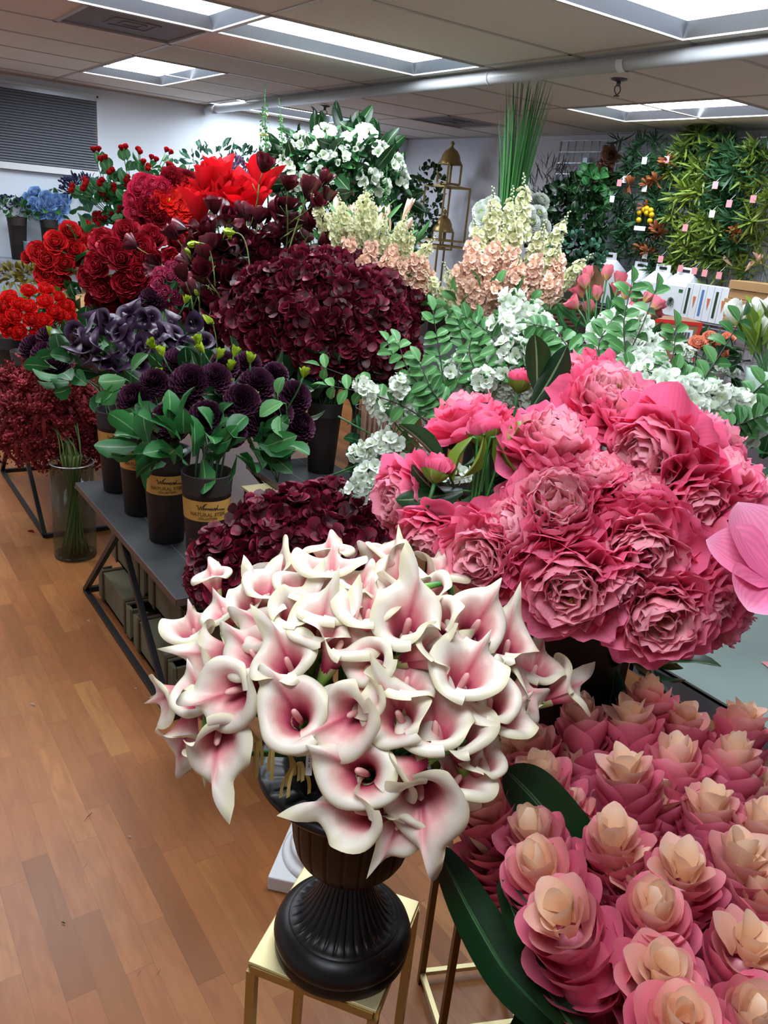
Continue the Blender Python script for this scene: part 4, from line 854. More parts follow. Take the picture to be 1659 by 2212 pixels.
for i,(g,p) in enumerate(zip(GI,ppg)):
    zt=.955-.00022*max(0,1180-p[0])-.02*(i%3==1)-(.05 if g[3]==1 else 0); P=onz(*p,zt); toc=unit(CAM-P); ax=unit(.82*UP+.22*toc+.45*img(g[2])*.6+.5*unit([P[0]-GC[0],P[1]-GC[1],0])*min(1,np.linalg.norm(P[:2]-GC[:2])/.35))
    s=1.27+.07*math.sin(i*3.1); e=np.array([GC[0]+(P[0]-GC[0])*.3,GC[1]+(P[1]-GC[1])*.3,.42]); b0=P-ax*.15*s
    st=bez(b0,b0-ax*.12,e+UP*.1,e,8)
    put('torch_ginger',P,ax,None,s,rl('pink torch ginger with peach tip','the corner bouquet',RK[i],5),'torch ginger','torch gingers at the front corner',stem=st,stemr=.006,stemm='stemo')
t=thing('floor_vase','tall black floor vase hidden under the torch gingers','vase',None,(GC[0],GC[1],0))
MB().lathe([(0,0),(.1,0),(.13,.02),(.15,.3),(.12,.5),(.115,.52),(.105,.5),(.13,.3),(.1,.03),(0,.03)],40).build('vase_body',M['black'],t)
# broad green leaf
def bigleaf(label,pix,W,mat='lfd',group='broad ginger leaves'):
    C=np.array([at(*q) for q in pix]); n=24; tt=np.linspace(0,len(C)-1,n); Cx=np.stack([np.interp(tt,range(len(C)),C[:,k]) for k in range(3)],-1)
    for _ in range(3): Cx[1:-1]=(Cx[:-2]+2*Cx[1:-1]+Cx[2:])/4
    tg=np.gradient(Cx,axis=0); tg/=np.linalg.norm(tg,axis=1)[:,None]; sd=np.cross(tg,-CF+.5*CR); sd/=np.linalg.norm(sd,axis=1)[:,None]; nn=np.cross(sd,tg)
    v=np.linspace(0,1,n); w=W*np.clip(v**.5*(1-v**3)**.6,0.03,1)*1.2; u=np.linspace(-1,1,9)
    P=Cx[None]+sd[None]*(u[:,None]*w[None])[...,None]+nn[None]*((.25*u[:,None]**2+.12*np.abs(u[:,None])+.05*np.sin(v*14)[None]*u[:,None])*w[None])[...,None]
    t=thing('ginger_leaf',label,'leaf',group,tuple(C[0])); m=MB(); m.grid(P-C[0]); m.build('leaf_blade',M[mat],t); MB().tube(Cx-C[0],np.linspace(.0035,.001,n),6).build('midrib',M['lf'],t)
bigleaf('broad dark green leaf leaning out beside the urn',[(1330,2300,.98),(1200,2210,1.0),(1090,2100,1.03),(1010,1960,1.06),(940,1820,1.08)],.04)
bigleaf('second broad dark leaf under the lowest torch gingers',[(1350,2330,.95),(1260,2250,.96),(1170,2120,.99),(1105,1960,1.03),(1080,1900,1.05)],.028)
bigleaf('dark green leaf between the upper torch gingers',[(1500,2100,1.15),(1300,1900,1.15),(1150,1720,1.16),(1090,1660,1.17)],.05)
# pale pink giant bloom at the edge
p=at(1680,1260,1.02); t=thing('giant_pink_bloom','giant pale pink veined bloom with pointed petals at the peony side','flower',None,M=frame(p,unit(CAM-p)*.6+img(60)*.5,img(180)))
m=MB()
for k,(ph,th,L_,W_) in enumerate([(PI/2+.15,1.0,.10,.04),(PI+.35,1.25,.11,.05),(PI*1.35,1.35,.1,.05),(0.3,1.1,.1,.05),(1.1,.9,.1,.04),(-.8,1.3,.1,.05)]): petal(m,ph-PI/2*0,.006,0,th,-.3+.7*(k==0),L_,W_,cup=.45,prof=(.6,2.2,.9),nu=8,nv=10,ruf=.002,crease=.1)
m.build('petals',M['pinkbig'],t); MB().ball((0,0,.02),(.012,.012,.02)).build('flower_centre',M['wht'],t); _w=np.linalg.inv(np.array(t.matrix_world)); _p=bez(p,p+CF*.03,at(1780,1400,1.15),at(1850,1600,1.2),8); MB().tube(_p@_w[:3,:3].T+_w[:3,3],.005,7).build('stem',M['stem'],t)
# ================================================================ middle distance
def cluster(kind,pts,C,R,s,pre,where,rows,group,cat,up=.4,toc_=.25,out=.8,stem=None,seat=.02,jit=.12,cnt=None,**k):
    C=np.asarray(C,float); R=np.broadcast_to(np.asarray(R,float),(3,)); RK=ranks(pts,rows)
    for i,p in enumerate(pts):
        P=onball(p[0],p[1],C,R); a=unit(out*unit((P-C)/R)+up*UP+toc_*unit(CAM-P)+rng.normal(size=3)*jit); ss=s*(p[2] if len(p)>2 else 1)
        st=None
        if stem is not None:
            e=np.asarray(stem)+np.array([math.cos(i*GA),math.sin(i*GA),0])*.05*math.sqrt((i+.5)/len(pts)); st=np.vstack([bez(P-a*.01,P-a*.12,e+UP*.16,e,7),(np.asarray(stem)*.6+e*.4-UP*.2)[None]])
        put(kind,P-a*seat*ss,a,None,ss,rl(pre,where,RK[i],rows),cat,group,stem=st,**k)
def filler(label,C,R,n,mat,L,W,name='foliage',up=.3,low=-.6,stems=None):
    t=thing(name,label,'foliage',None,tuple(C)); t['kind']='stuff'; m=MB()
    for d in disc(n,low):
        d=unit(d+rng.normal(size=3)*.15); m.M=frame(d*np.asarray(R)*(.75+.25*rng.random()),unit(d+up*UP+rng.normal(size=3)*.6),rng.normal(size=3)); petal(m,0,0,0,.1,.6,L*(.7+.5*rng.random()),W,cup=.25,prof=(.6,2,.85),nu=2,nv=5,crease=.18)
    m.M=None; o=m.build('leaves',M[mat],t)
    if stems is not None:
        m=MB(); e=np.asarray(stems)-np.asarray(C)
        for i in range(10): q=unit(rng.normal(size=3))*np.asarray(R)*.5; w=np.array([.045*math.cos(i*GA),.045*math.sin(i*GA),0]); m.tube(bez(q,q*.6-UP*.05,e+UP*.12+w,e+w*.8-UP*.1,6),.003,5,cap=False)
        m.build('stems',M['stemd'],t)
    return t
G=lambda *p:[tuple(q) for q in p]
# amaranthus over the glass cylinder
AM=G((60,850),(110,835),(30,885),(90,895),(150,875),(50,940),(182,905),(130,930),(15,950),(195,960),(95,965),(160,965),(70,815),(140,830),(200,915),(5,840),(25,830),(105,870),(170,850),(60,905))
cluster('amaranthus',AM,at(102,905,4.0)+UP*.0,(.30,.30,.24),1.05,'maroon amaranthus spray with drooping tassels','the glass cylinder bunch',5,'maroon amaranthus in the glass cylinder','amaranthus',up=.5,stem=(.885,3.72,.5),stemm='stemo')
m=MB(); t=thing('stem_bundle','green amaranthus stems standing inside the glass cylinder vase','stems',None,(.885,3.72,.01)); t['kind']='stuff'
for i in range(26):
    a=i*GA; r1,r2=.07*math.sqrt((i+.5)/26),.05*math.sqrt((i+.5)/26); m.tube(bez((r1*math.cos(a),r1*math.sin(a),.01),(r1*.3*math.cos(a+.6),r1*.3*math.sin(a+.6),.18),(r2*.5*math.cos(a+1.5),r2*.5*math.sin(a+1.5),.33),(r2*math.cos(a+2.2),r2*math.sin(a+2.2),.5),8),.0036,6)
m.build('stems',M['stemo'],t)
# dahlias over the labelled pots
DA=[(362,909,1.05),(445,905,1.),(411,824,1.12),(284,862,1.),(521,867,1.),(567,908,.95),(559,824,1.),(643,854,1.),(656,920,.95),(465,812,.9),(487,780,.8),(330,820,.8),(610,890,.8),(600,800,.75),(540,780,.75),(505,935,.8),(300,900,.7)]
DC=at(470,880,2.98); 
cluster('dahlia',DA,DC,(.36,.32,.22),1.32,'dark plum dahlia','the labelled pots bunch',4,'plum dahlias over the labelled pots','dahlia',up=.25,toc_=.55,stem=(.985,2.36,.83),stemm='stemd')
for j,(px,py,d) in enumerate([(100,770,3.6),(75,755,3.7),(135,750,3.6),(385,790,3.0),(330,650,3.9),(110,735,3.7),(120,790,3.55)]):
    P=at(px,py,d); put('dahlia',P,unit(CAM-P)*.6+UP*.5,None,1.35,['plum dahlia lowest at the aisle end below the ranunculus','plum dahlia at the far aisle edge under the ranunculus','plum dahlia touching the purple callas on the aisle side','plum dahlia between purple callas and lime buds','plum dahlia above the purple callas','plum dahlia under the lime bud by the ranunculus','plum dahlia above the maroon amaranthus'][j],'dahlia','plum dahlias beside the purple callas')
BU=[(336,818),(330,752),(505,770),(497,800),(313,885),(485,830),(440,762),(540,785),(352,770),(553,868),(430,745),(375,735),(108,725),(400,655),(470,775),(655,815)]
RK=ranks(BU,4)
for i,p in enumerate(BU):
    P=at(p[0],p[1],2.75 if i not in(12,13,11) else 3.5); put('dahlia_bud',P,UP+rng.normal(size=3)*.3,None,1.5,rl('lime green dahlia bud','the plum bunch',RK[i],4),'flower bud','lime dahlia buds')
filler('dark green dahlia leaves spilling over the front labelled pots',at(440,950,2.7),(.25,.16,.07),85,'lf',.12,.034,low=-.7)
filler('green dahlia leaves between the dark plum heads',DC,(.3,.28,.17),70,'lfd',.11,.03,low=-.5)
for j,L_ in enumerate([[(270,820,2.75,190,.95),(255,830,2.75,240,.9),(285,800,2.75,60,.8),(240,850,2.75,200,.6)],[(610,870,2.7,200,.9),(605,900,2.7,260,.9),(600,850,2.7,80,.6)],[(590,965,2.75,330,1.),(620,960,2.75,350,.9),(560,960,2.75,300,.9)]]):
    leafcl(['pale green dahlia leaves beside the aisle-side plum dahlia','green dahlia leaf hanging between plum heads','green dahlia leaves reaching towards the plain dark pot'][j],[(at(a,b_,c),img(d)+.4*unit(CAM-at(a,b_,c)),s) for a,b_,c,d,s in L_],'lfl' if j<2 else 'lf',.1,.035,'dahlia_leaves','leaves','dahlia leaves',base=np.array([.05,.05,-.15]))
# purple callas
PU=G((150,745),(200,700),(232,680),(262,720),(300,690),(340,712),(182,765),(222,742),(300,742),(332,682),(372,722),(402,742),(250,700),(282,765),(212,780),(352,748),(172,702),(422,705),(382,765),(242,782),(160,720),(275,675),(315,765),(195,725),(440,730),(365,690),(230,760),(265,745),(320,725),(350,770),(390,720),(215,690),(240,715),(285,700),(175,745),(305,785))
cluster('purple_calla',PU,at(285,745,3.45),(.36,.34,.18),1.12,'dark purple calla','the bunch behind the dahlias',5,'dark purple callas','calla lily',up=.1,toc_=.3,jit=.7,seat=.06,skip=('stem',))
filler('green leaves below the purple callas',at(230,800,3.4),(.25,.25,.1),50,'lf',.1,.035,low=-.8,stems=(.95,3.21,.8))
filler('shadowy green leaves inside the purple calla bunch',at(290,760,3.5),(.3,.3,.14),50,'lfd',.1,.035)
# burgundy hydrangeas
H1=[(600,592),(690,590),(770,612),(560,642),(640,660),(730,682),(810,662),(862,695),(590,722),(680,742),(762,742),(832,742),(520,695),(872,762),(490,655),(830,612),(712,560),(640,560),(780,560,.8),(550,600),(905,640,.8)]
cluster('hydrangea',H1,at(705,700,3.95),(.5,.5,.34),1.2,'burgundy hydrangea head','the large middle bunch',5,'burgundy hydrangeas in the plain dark pot','hydrangea',up=.4,stem=(1.9,3.17,.83),stemr=.005,stemm='stemd',seat=.06)
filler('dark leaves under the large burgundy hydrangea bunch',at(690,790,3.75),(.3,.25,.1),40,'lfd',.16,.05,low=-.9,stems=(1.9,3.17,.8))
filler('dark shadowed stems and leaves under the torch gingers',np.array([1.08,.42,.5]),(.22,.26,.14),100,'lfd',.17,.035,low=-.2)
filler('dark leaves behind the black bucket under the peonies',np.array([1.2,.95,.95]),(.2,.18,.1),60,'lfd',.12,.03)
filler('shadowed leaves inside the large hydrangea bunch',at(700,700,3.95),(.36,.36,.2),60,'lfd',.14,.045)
H2=[(480,1192),(560,1128),(520,1245),(640,1095),(722,1072),(765,1122),(690,1165),(610,1175),(800,1082,.8),(790,1190),(700,1230),(600,1240),(455,1235,.8)]
cluster('hydrangea',H2,at(640,1230,2.42),(.36,.36,.27),.95,'burgundy hydrangea head','the low bunch behind the callas',4,'burgundy hydrangeas behind the callas','hydrangea',up=.5,stem=(1.12,1.95,.55),stemm='stemd',seat=.05)
pot(1.12,1.95,0,'tall dark floor pot hidden behind the calla bouquet',h=.6,rb=.09,rt=.12)
# magnolias
MG=[(455,575),(520,470),(600,460),(645,510),(495,625),(560,500),(425,650),(490,545),(590,530),(440,690),(545,440),(400,560),(470,520),(530,560),(620,490),(560,580),(450,620),(510,690),(640,470),(480,590)]
RK=ranks(MG,4)
for i,p in enumerate(MG):
    P=at(p[0],p[1],4.0 if p[1]<600 else 3.8); put('magnolia_branch',P-UP*.1,UP*.7+.5*img([160,50][p[0]>540])+.3*unit(CAM-P)+rng.normal(size=3)*.4,None,1.3,rl('oxblood magnolia branch with open blossoms','the magnolia bunch',RK[i],4),'magnolia branch','oxblood magnolia branches',skip=() if i%3==0 else ('bud',))
P=at(662,430,3.9); t=thing('magnolia_branch','single raised oxblood magnolia blossom beside the white lilies','magnolia branch','oxblood magnolia branches',tuple(P)); m=MB(); magflower(m,(0,0,0),img(75)+.2*unit(CAM-P),2.,.25); m.build('blossom',M['magn'],t)
MB().tube(bez((0,0,0),(-.03,.0,-.08),(-.08,0,-.2),(-.12,0,-.4),8),.004,6).build('twig',M['stemo'],t)
filler('dark stems and leaves inside the magnolia bunch',at(530,580,4.2),(.32,.3,.3),240,'magn',.08,.03,stems=(1.72,3.28,.75))
for j,(px,py) in enumerate([(508,503),(432,525),(438,680)]): 
    P=at(px,py,3.7); t=thing('magnolia_bud',['pale yellow magnolia bud above the dark blossoms','small yellow bud on a bare twig by the zinnias','cream magnolia bud hanging low over purple callas'][j],'flower bud','magnolia buds',tuple(P))
    m=MB(); m.M=frame((0,0,0),img([170,190,320][j])); ring(m,4,.4,-.8,.06,.02,.002,0,cup=.7,nu=4,nv=5); m.M=None; m.build('bud_scales',M['lfbud'],t); MB().tube(bez((0,0,0),CR*.04+CU*.0,CR*.06-CU*.04,CR*.07-CU*.2,8),.003,5).build('twig',M['stemo'],t)
# pink roses
PK=G((370,595),(345,588),(392,622),(355,632),(382,642),(360,655),(340,612),(400,600),(375,575),(350,640))
cluster('pink_rose',PK,at(370,625,4.0),(.14,.14,.13),1.35,'raspberry pink rose','the bunch beside the magnolias',3,'raspberry pink roses','rose',up=.2,toc_=.5)
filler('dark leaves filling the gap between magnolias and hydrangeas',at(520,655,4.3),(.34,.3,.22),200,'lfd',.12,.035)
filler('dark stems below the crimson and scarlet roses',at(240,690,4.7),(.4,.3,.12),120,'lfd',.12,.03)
filler('rose leaves under the raspberry pink roses',at(375,660,3.95),(.12,.12,.1),24,'lf',.06,.022)
# bright red pointed blooms
PO=G((465,440),(440,415),(520,440),(562,415),(492,470),(430,470),(545,455),(480,410))
RK=ranks(PO,3)
for i,p in enumerate(PO):
    P=at(p[0],p[1]+22,4.45); put('red_poinsettia',P,UP+.25*unit(CAM-P)+rng.normal(size=3)*.15,None,1.35,rl('bright red bloom of upright pointed petals','the red bunch',RK[i],3),'flower','bright red pointed blooms')
# hot pink, dark rose, zinnias
for kind,pre,grp,pts,s,cat in(('hot_pink_ranunculus','hot pink ranunculus','hot pink ranunculus flowers',G((300,405),(325,425),(350,405),(285,432),(290,460),(310,395),(330,400)),1.5,'ranunculus'),
    ('red_zinnia','scarlet fringed zinnia','scarlet zinnias',G((410,415),(385,455),(365,430),(400,445),(425,425),(395,400),(370,490),(395,510),(345,445),(430,400),(415,470)),1.7,'zinnia'),('crimson_rose','deep crimson rose','deep crimson roses at the top',G((372,384),(320,445),(345,470),(400,385,.8),(300,480,.8)),1.5,'rose')):
    cluster(kind,pts,at(355,450,5.15),(.34,.34,.3),s,pre,'the bunch below the blind',2 if len(pts)<8 else 3,grp,cat,up=.2,toc_=.5)
filler('green leaves among the hot pink and scarlet blooms',at(360,460,5.2),(.32,.32,.26),70,'lf',.1,.03)
SP=G((250,408),(285,388),(232,448),(315,385),(245,470),(272,432),(335,378),(215,440),(300,440),(222,395),(255,440))
cluster('rosebud_spray',SP,at(270,440,5.45),(.3,.3,.22),1.3,'leafy spray of red rosebuds','the bunch beside the blue flowers',3,'red rosebud sprays','rosebud spray',up=.6,seat=.0)
filler('dark green rose leaves behind the rosebud sprays',at(270,460,5.6),(.3,.3,.2),60,'lfb',.1,.035)
# crimson and scarlet heads
CR_=[(220,520),(272,500),(330,512),(380,522),(210,570),(262,560),(322,562),(372,565),(222,622),(272,612),(332,610),(245,660),(292,650),(195,600),(305,535),(240,540),(350,590),(400,545,.8),(300,590),(210,650)]
cluster('crimson_rose',CR_,at(290,580,4.55),(.30,.30,.26),1.45,'ruffled crimson rose','the dense round bunch',5,'ruffled crimson roses','rose',up=.2,toc_=.5)
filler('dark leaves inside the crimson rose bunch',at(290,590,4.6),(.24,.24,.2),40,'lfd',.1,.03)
SC=[(152,500),(120,522),(100,560),(140,570),(98,592),(130,602),(180,512),(85,545),(160,540),(105,625,.8),(175,560,.8),(60,555,.6),(190,490,.8)]
cluster('red_rose',SC,at(128,560,4.75),(.22,.22,.24),1.5,'scarlet rose','the aisle-side bunch',4,'scarlet roses','rose',up=.2,toc_=.5)
filler('green rounded leaves beside the scarlet roses',at(172,575,4.7),(.1,.12,.2),30,'lf',.11,.045)
RA=[(20,640),(62,625),(100,622),(30,682),(70,690),(118,672),(42,718),(95,692),(18,712),(132,682),(60,660),(152,685),(5,662),(82,722),(100,650),(68,738,.8),(130,640,.8),(145,660),(38,655,.9),(10,690)]
cluster('ranunculus',RA,at(75,690,4.5),(.30,.30,.24),1.3,'orange-red ranunculus','the pot at the aisle edge',5,'orange-red ranunculus','ranunculus',up=.3,toc_=.5)
filler('yellow green ranunculus leaves and buds',at(75,690,4.55),(.25,.25,.18),50,'lfy',.07,.018,stems=(.95,4.2,.8))
# cream and peach spikes
for kind,pre,grp,pts,d,c,R_,s in(
  ('cream_delphinium','cream delphinium spike','cream delphiniums behind the burgundy bunch',G((752,500),(800,500),(852,530),(780,480),(830,560),(872,552),(705,500),(730,520),(815,530),(900,570),(765,530)),3.9,(800,545),(.3,.3,.22),1.15),
  ('peach_stock','peach stock spike','peach stock behind the burgundy bunch',G((762,552),(820,590),(862,602),(742,535),(882,585),(912,600),(795,565),(845,575),(925,620),(780,585)),3.85,(820,590),(.3,.3,.18),1.1),
  ('cream_delphinium','cream delphinium spike','cream delphiniums in the upright bunch',G((1060,520),(1100,500),(1130,475),(1082,560),(1040,555),(1150,560),(1185,545),(990,640),(1110,540),(1170,590),(1215,610),(965,655),(1070,500)),3.5,(1090,590),(.26,.26,.28),1.15),
  ('peach_stock','peach stock spike','peach stock in the upright bunch',G((1010,592),(1050,602),(1090,580),(1000,622),(1072,640),(1122,622),(1150,602),(1200,602),(1032,645),(1100,610),(1020,570),(1060,575),(1180,640)),3.4,(1080,620),(.28,.28,.2),1.1)):
    cluster(kind,pts,at(*c,d+.2),R_,s,pre,'the bunch behind the burgundy heads' if 'burgundy' in grp else 'the upright bunch by the tall grass',4,grp,'flower spike',up=.9,out=.6,toc_=.15,seat=.07)
filler('pale green foliage below the upright cream bunch',at(1080,690,3.4),(.25,.25,.15),60,'lfl',.08,.02,stems=at(1085,800,3.4))
filler('pale green stems under the cream and peach spikes',at(830,640,3.95),(.28,.25,.15),50,'lfl',.08,.02,stems=at(840,760,4.0))
# tall white arrangement
WH=G((650,310),(702,292),(790,292),(822,332),(680,372),(732,342),(792,382),(850,352),(622,352),(760,312),(862,385),(642,392),(722,402),(690,330),(820,400))
cluster('white_rhododendron',WH,at(735,380,4.8),(.40,.40,.32),.92,'white blossom cluster with dark leaves','the tall lily arrangement',5,'white blossoms in the tall arrangement','flower',up=.5,toc_=.3,seat=.05)
filler('dark green leaves filling the tall white arrangement',at(735,400,4.8),(.40,.40,.30),170,'lfd',.18,.035,stems=at(740,560,4.9))
SN=[(690,470,1.),(748,455,1.25),(830,470,1.),(572,330,1.3),(612,330,1.),(880,480,.5)]
for i,(x,y,s) in enumerate(SN): put('green_snapdragon',at(x,y,4.5),UP+.3*img([90,90,90,130,130,60][i])*0.6+.0,None,s*1.25,['green snapdragon spike under the white blossoms, nearest the red blooms','tall green snapdragon spike at the middle of the white arrangement','green snapdragon spike beside the lily buds','pale green spike leaning to the window wall','short green spike beside the leaning pale spike','small green spike next to the picture frame'][i],'flower spike','green snapdragon spikes')
for i,(x,y) in enumerate([(590,395),(612,430),(635,455)]): put('cream_larkspur',at(x,y+30,4.9),UP+.35*img(120),None,1.0,['cream larkspur spike nearest the window wall','cream larkspur spike behind the red magnolia blossom','cream larkspur spike under the white blossoms'][i],'flower spike','cream larkspur spikes')
for i,(x,y,a) in enumerate([(868,480,65),(842,500,100),(790,500,85),(720,480,80),(765,495,95),(815,500,75),(690,500,100),(855,520,50)]): put('lily_bud',at(x,y,4.4),img(a)+.1*UP,None,1.25,'pale peach lily bud, '+['largest, with rusty tip beside the frame','beside the largest bud','under the middle snapdragon','by the red magnolia','second under the middle snapdragon','between snapdragon and frame','lowest beside the magnolias','leaning to the lantern tower'][i],'lily bud','peach lily buds')
filler('slim green lily leaves under the white arrangement',at(770,520,4.5),(.35,.3,.12),90,'lfl',.16,.012,up=1.2)
# eucalyptus and lilac behind
filler('dark feathery eucalyptus by the window wall',at(500,372,6.3),(.42,.3,.2),160,'lfb',.07,.016,'eucalyptus_bunch',stems=at(500,480,6.3))
for i,p in enumerate([(495,375),(520,392),(540,378),(505,352)]): put('lilac_hydrangea',at(*p,6.),UP+.4*unit(CAM-at(*p,6)),None,1.25,'dusty lilac flower head, '+['lowest beside the red blooms','between lilac heads and eucalyptus','nearest the cream larkspur','topmost against the wall'][i],'flower','dusty lilac heads')
# ---------------------------------------------------------------- tall grass over white chrysanthemums
gp=at(1095,500,4.75); t=thing('grass_arrangement','tall upright green grass blades rising from white chrysanthemums','grass',None,tuple(gp)); m=MB()
for i in range(85):
    a=rng.random()*6.28; r0=.07*math.sqrt(rng.random()); L=.5+.35*rng.random(); m.M=frame((r0*math.cos(a),r0*math.sin(a),0),unit((math.cos(a)*r0*1.0,math.sin(a)*r0*1.0,1)),(math.cos(a),math.sin(a),0)); petal(m,-PI/2,0,0,.01,.1+.12*rng.random(),L,.0055,cup=.3,prof=(.2,1.6,.8),nu=2,nv=8)
m.M=None; m.build('blades',M['grass'],t)
m=MB()
for i in range(9): a=rng.random()*6.28; m.tube(bez((0,0,0),(.02*math.cos(a),.02*math.sin(a),.4),(.05*math.cos(a),.05*math.sin(a),.7),(.13*math.cos(a),.13*math.sin(a),.98+.1*rng.random()),10),.0012,4)
m.build('wispy_tips',M['twig'],t)
CM=G((1040,460),(1060,440),(1030,490),(1050,500),(1130,400),(1145,430),(1165,460),(1175,490),(1150,480),(1120,460),(1130,500),(1080,480),(1160,510),(1045,475),(1100,500),(1070,510),(1140,455),(1065,470),(1170,430),(1035,445))
cluster('chrysanthemum',CM,at(1100,490,4.8),(.24,.24,.17),1.45,'white chrysanthemum','the ball under the tall grass',4,'white chrysanthemums','chrysanthemum',up=.3,toc_=.5)
filler('dark leaves inside the chrysanthemum ball',at(1100,500,4.85),(.2,.2,.13),50,'lfd',.08,.03)
t=thing('pedestal_stand','dark brown pedestal under the chrysanthemum ball','pedestal',None,(gp[0]+.05,gp[1]+.05,0)); MB().lathe([(0,0),(.2,0),(.2,.05),(.09,.1),(.08,1.2),(.16,1.36),(.17,1.5),(0,1.5)],24).build('column',M['twig'],t)
# ---------------------------------------------------------------- tulips
def vasemesh(label,p,prof,mat,grp='vases on the tulip bench',name='flower_vase'):
    t=thing(name,label,'vase',grp,tuple(p)); MB().lathe(prof,48).build('vase_body',M[mat],t); return t
tp=at(1278,790,3.0)+0; zb=1.062
s_=np.array([2.34,2.03,zb]); vasemesh('clear glass globe vase full of pink tulips',s_,[(0,0),(.06,.002),(.1,.04),(.118,.09),(.11,.14),(.085,.17),(.09,.185),(.086,.185),(.08,.17),(.106,.14),(.113,.09),(.095,.045),(.05,.01),(0,.01)],'glass')
TP=[(1262,607,110),(1253,627,120),(1312,588,85),(1237,655,150),(1272,662,100),(1340,602,75),(1290,632,90),(1375,645,50),(1402,640,40),(1420,658,30),(1392,685,20),(1415,675,10),(1365,668,60),(1332,625,70),(1270,590,100),(1355,630,60)]
RK=ranks(TP,4)
for i,(x,y,a) in enumerate(TP):
    P=at(x,y,3.0+.06*math.sin(i*2)); ax=img(a)+.4*UP; e=s_+(0,0,.16); put('pink_tulip',P-unit(ax)*.03,ax,None,.88,rl('pink tulip','the globe vase bunch',RK[i],4),'tulip','pink tulips in the globe vase',stem=bez(P-unit(ax)*.03,P-unit(ax)*.12,e+UP*.05,e-UP*.1,8),stemm='lfl',skip=('leaf',))
filler('long green tulip leaves over the globe vase',at(1300,745,3.1),(.12,.12,.08),30,'lf',.15,.013,'tulip_leaves',up=1.0,low=-.2,stems=s_+(0,0,.05))
w_=at(1640,900,2.75); w_=np.array([w_[0],w_[1],zb]); vasemesh('tall mint ceramic vase of white tulips',w_,[(0,0),(.07,0),(.085,.05),(.09,.15),(.075,.22),(.08,.25),(.075,.25),(.07,.2),(0,.18)],'mint')
for i,(x,y,a) in enumerate([(1585,665,105),(1612,672,95),(1640,660,80),(1652,692,70),(1670,650,60)]):
    P=at(x,y+12,2.72); ax=img(a)+.3*UP; e=w_+(0,0,.2); put('white_tulip',P-unit(ax)*.04,ax,None,1.3,['white tulip nearest the coral roses','second white tulip beside the cartons','tallest white tulip above the mint vase','lowest white tulip in the mint vase','white tulip at the far edge of the mint vase'][i],'tulip','white tulips in the mint vase',stem=bez(P,P-unit(ax)*.12,e+UP*.1,e-UP*.1,8),stemm='lfl',skip=('leaf',))
filler('broad green tulip leaves in the mint vase',at(1632,775,2.75),(.06,.06,.08),16,'lfy',.15,.022,'tulip_leaves',up=1.3,low=0)
c_=at(1500,880,2.75); c_=np.array([c_[0],c_[1],zb]); vasemesh('taupe ceramic vase of coral roses',c_,[(0,0),(.06,0),(.08,.05),(.085,.12),(.07,.2),(.075,.23),(.07,.23),(.06,.18),(0,.15)],'greyvase')
for i,(x,y) in enumerate([(1507,747),(1560,768),(1532,732),(1548,745),(1572,735)]): put('coral_rose',at(x,y,2.7),unit(CAM-at(x,y,2.7))*.6+UP*.5,None,.8 if i==0 else .62,['coral rose facing front, nearest the cardboard carton','coral rose under the white tulips','small coral rose at the top of the taupe vase','coral rose behind the front one','coral rose touching the tulip stems'][i],'rose','coral roses in the taupe vase')
filler('dark leaves and white filler flowers with the coral roses',at(1530,790,2.75),(.09,.09,.08),40,'lfd',.06,.02)
for i,(x,y) in enumerate([(1490,800),(1520,830),(1545,790),(1500,770)]): put('white_stock',at(x,y,2.68),img([200,260,330,150][i]),None,.55,'small white filler flower, '+['under the front coral rose','lowest over the taupe vase','between coral roses and mint vase','beside the carton'][i],'flower spike','white filler flowers with the roses')
# ---------------------------------------------------------------- white stock and hydrangea bunches
WS=[(1082,772),(1112,762),(1060,802),(1132,792),(1042,822),(1092,832),(1152,822),(1182,792),(1012,842),(1102,712,1.2),(1122,742,1.1),(1145,720),(1190,760),(1210,830),(1070,850),(990,830)]
cluster('white_stock',WS,at(1100,830,2.55),(.26,.26,.2),1.15,'white stock spike','the white bunch behind the peonies',4,'white stock behind the peonies','flower spike',up=.8,out=.6,seat=.08)
W2=[(872,915),(845,905),(862,945),(815,1000),(840,1015),(880,985),(900,960),(800,1030),(905,1000)]
RK=ranks(W2,3)
for i,p in enumerate(W2): P=at(p[0],p[1],2.3); put('white_stock',P,img([100,130,200,230,250,300,20,240,330][i])+.3*unit(CAM-P),None,.9,rl('drooping white stock spray','the vase edge bunch',RK[i],3),'flower spike','white stock over the glass vase')
for kind,pts,d,R_,s,w_,g_ in(('white_hydrangea',[(1345,735),(1352,700),(1320,715),(1385,760),(1350,785)],2.6,(.12,.12,.12),.85,'the head beside the pink tulips','white hydrangeas beside the tulips'),('white_hydrangea',[(1405,822),(1442,862),(1500,872),(1380,800),(1470,895),(1545,885),(1430,900),(1350,860),(1590,900),(1300,840)],2.0,(.26,.26,.12),.8,'the bunch right behind the peonies','white hydrangeas behind the peonies')):
    xs_=[p[0] for p in pts]; ys_=[p[1] for p in pts]; cluster(kind,pts,at(sum(xs_)/len(xs_),sum(ys_)/len(ys_)+15,d+.1),R_,s,'white hydrangea head',w_,2,g_,'hydrangea',up=.5,skip=('leaf',))
filler('light green leaves under the white stock',at(1100,890,2.6),(.3,.3,.15),80,'lfl',.08,.02,stems=at(1110,1000,2.6))
filler('green leaves under the white hydrangeas',at(1450,930,2.1),(.3,.25,.1),70,'lf',.08,.03)
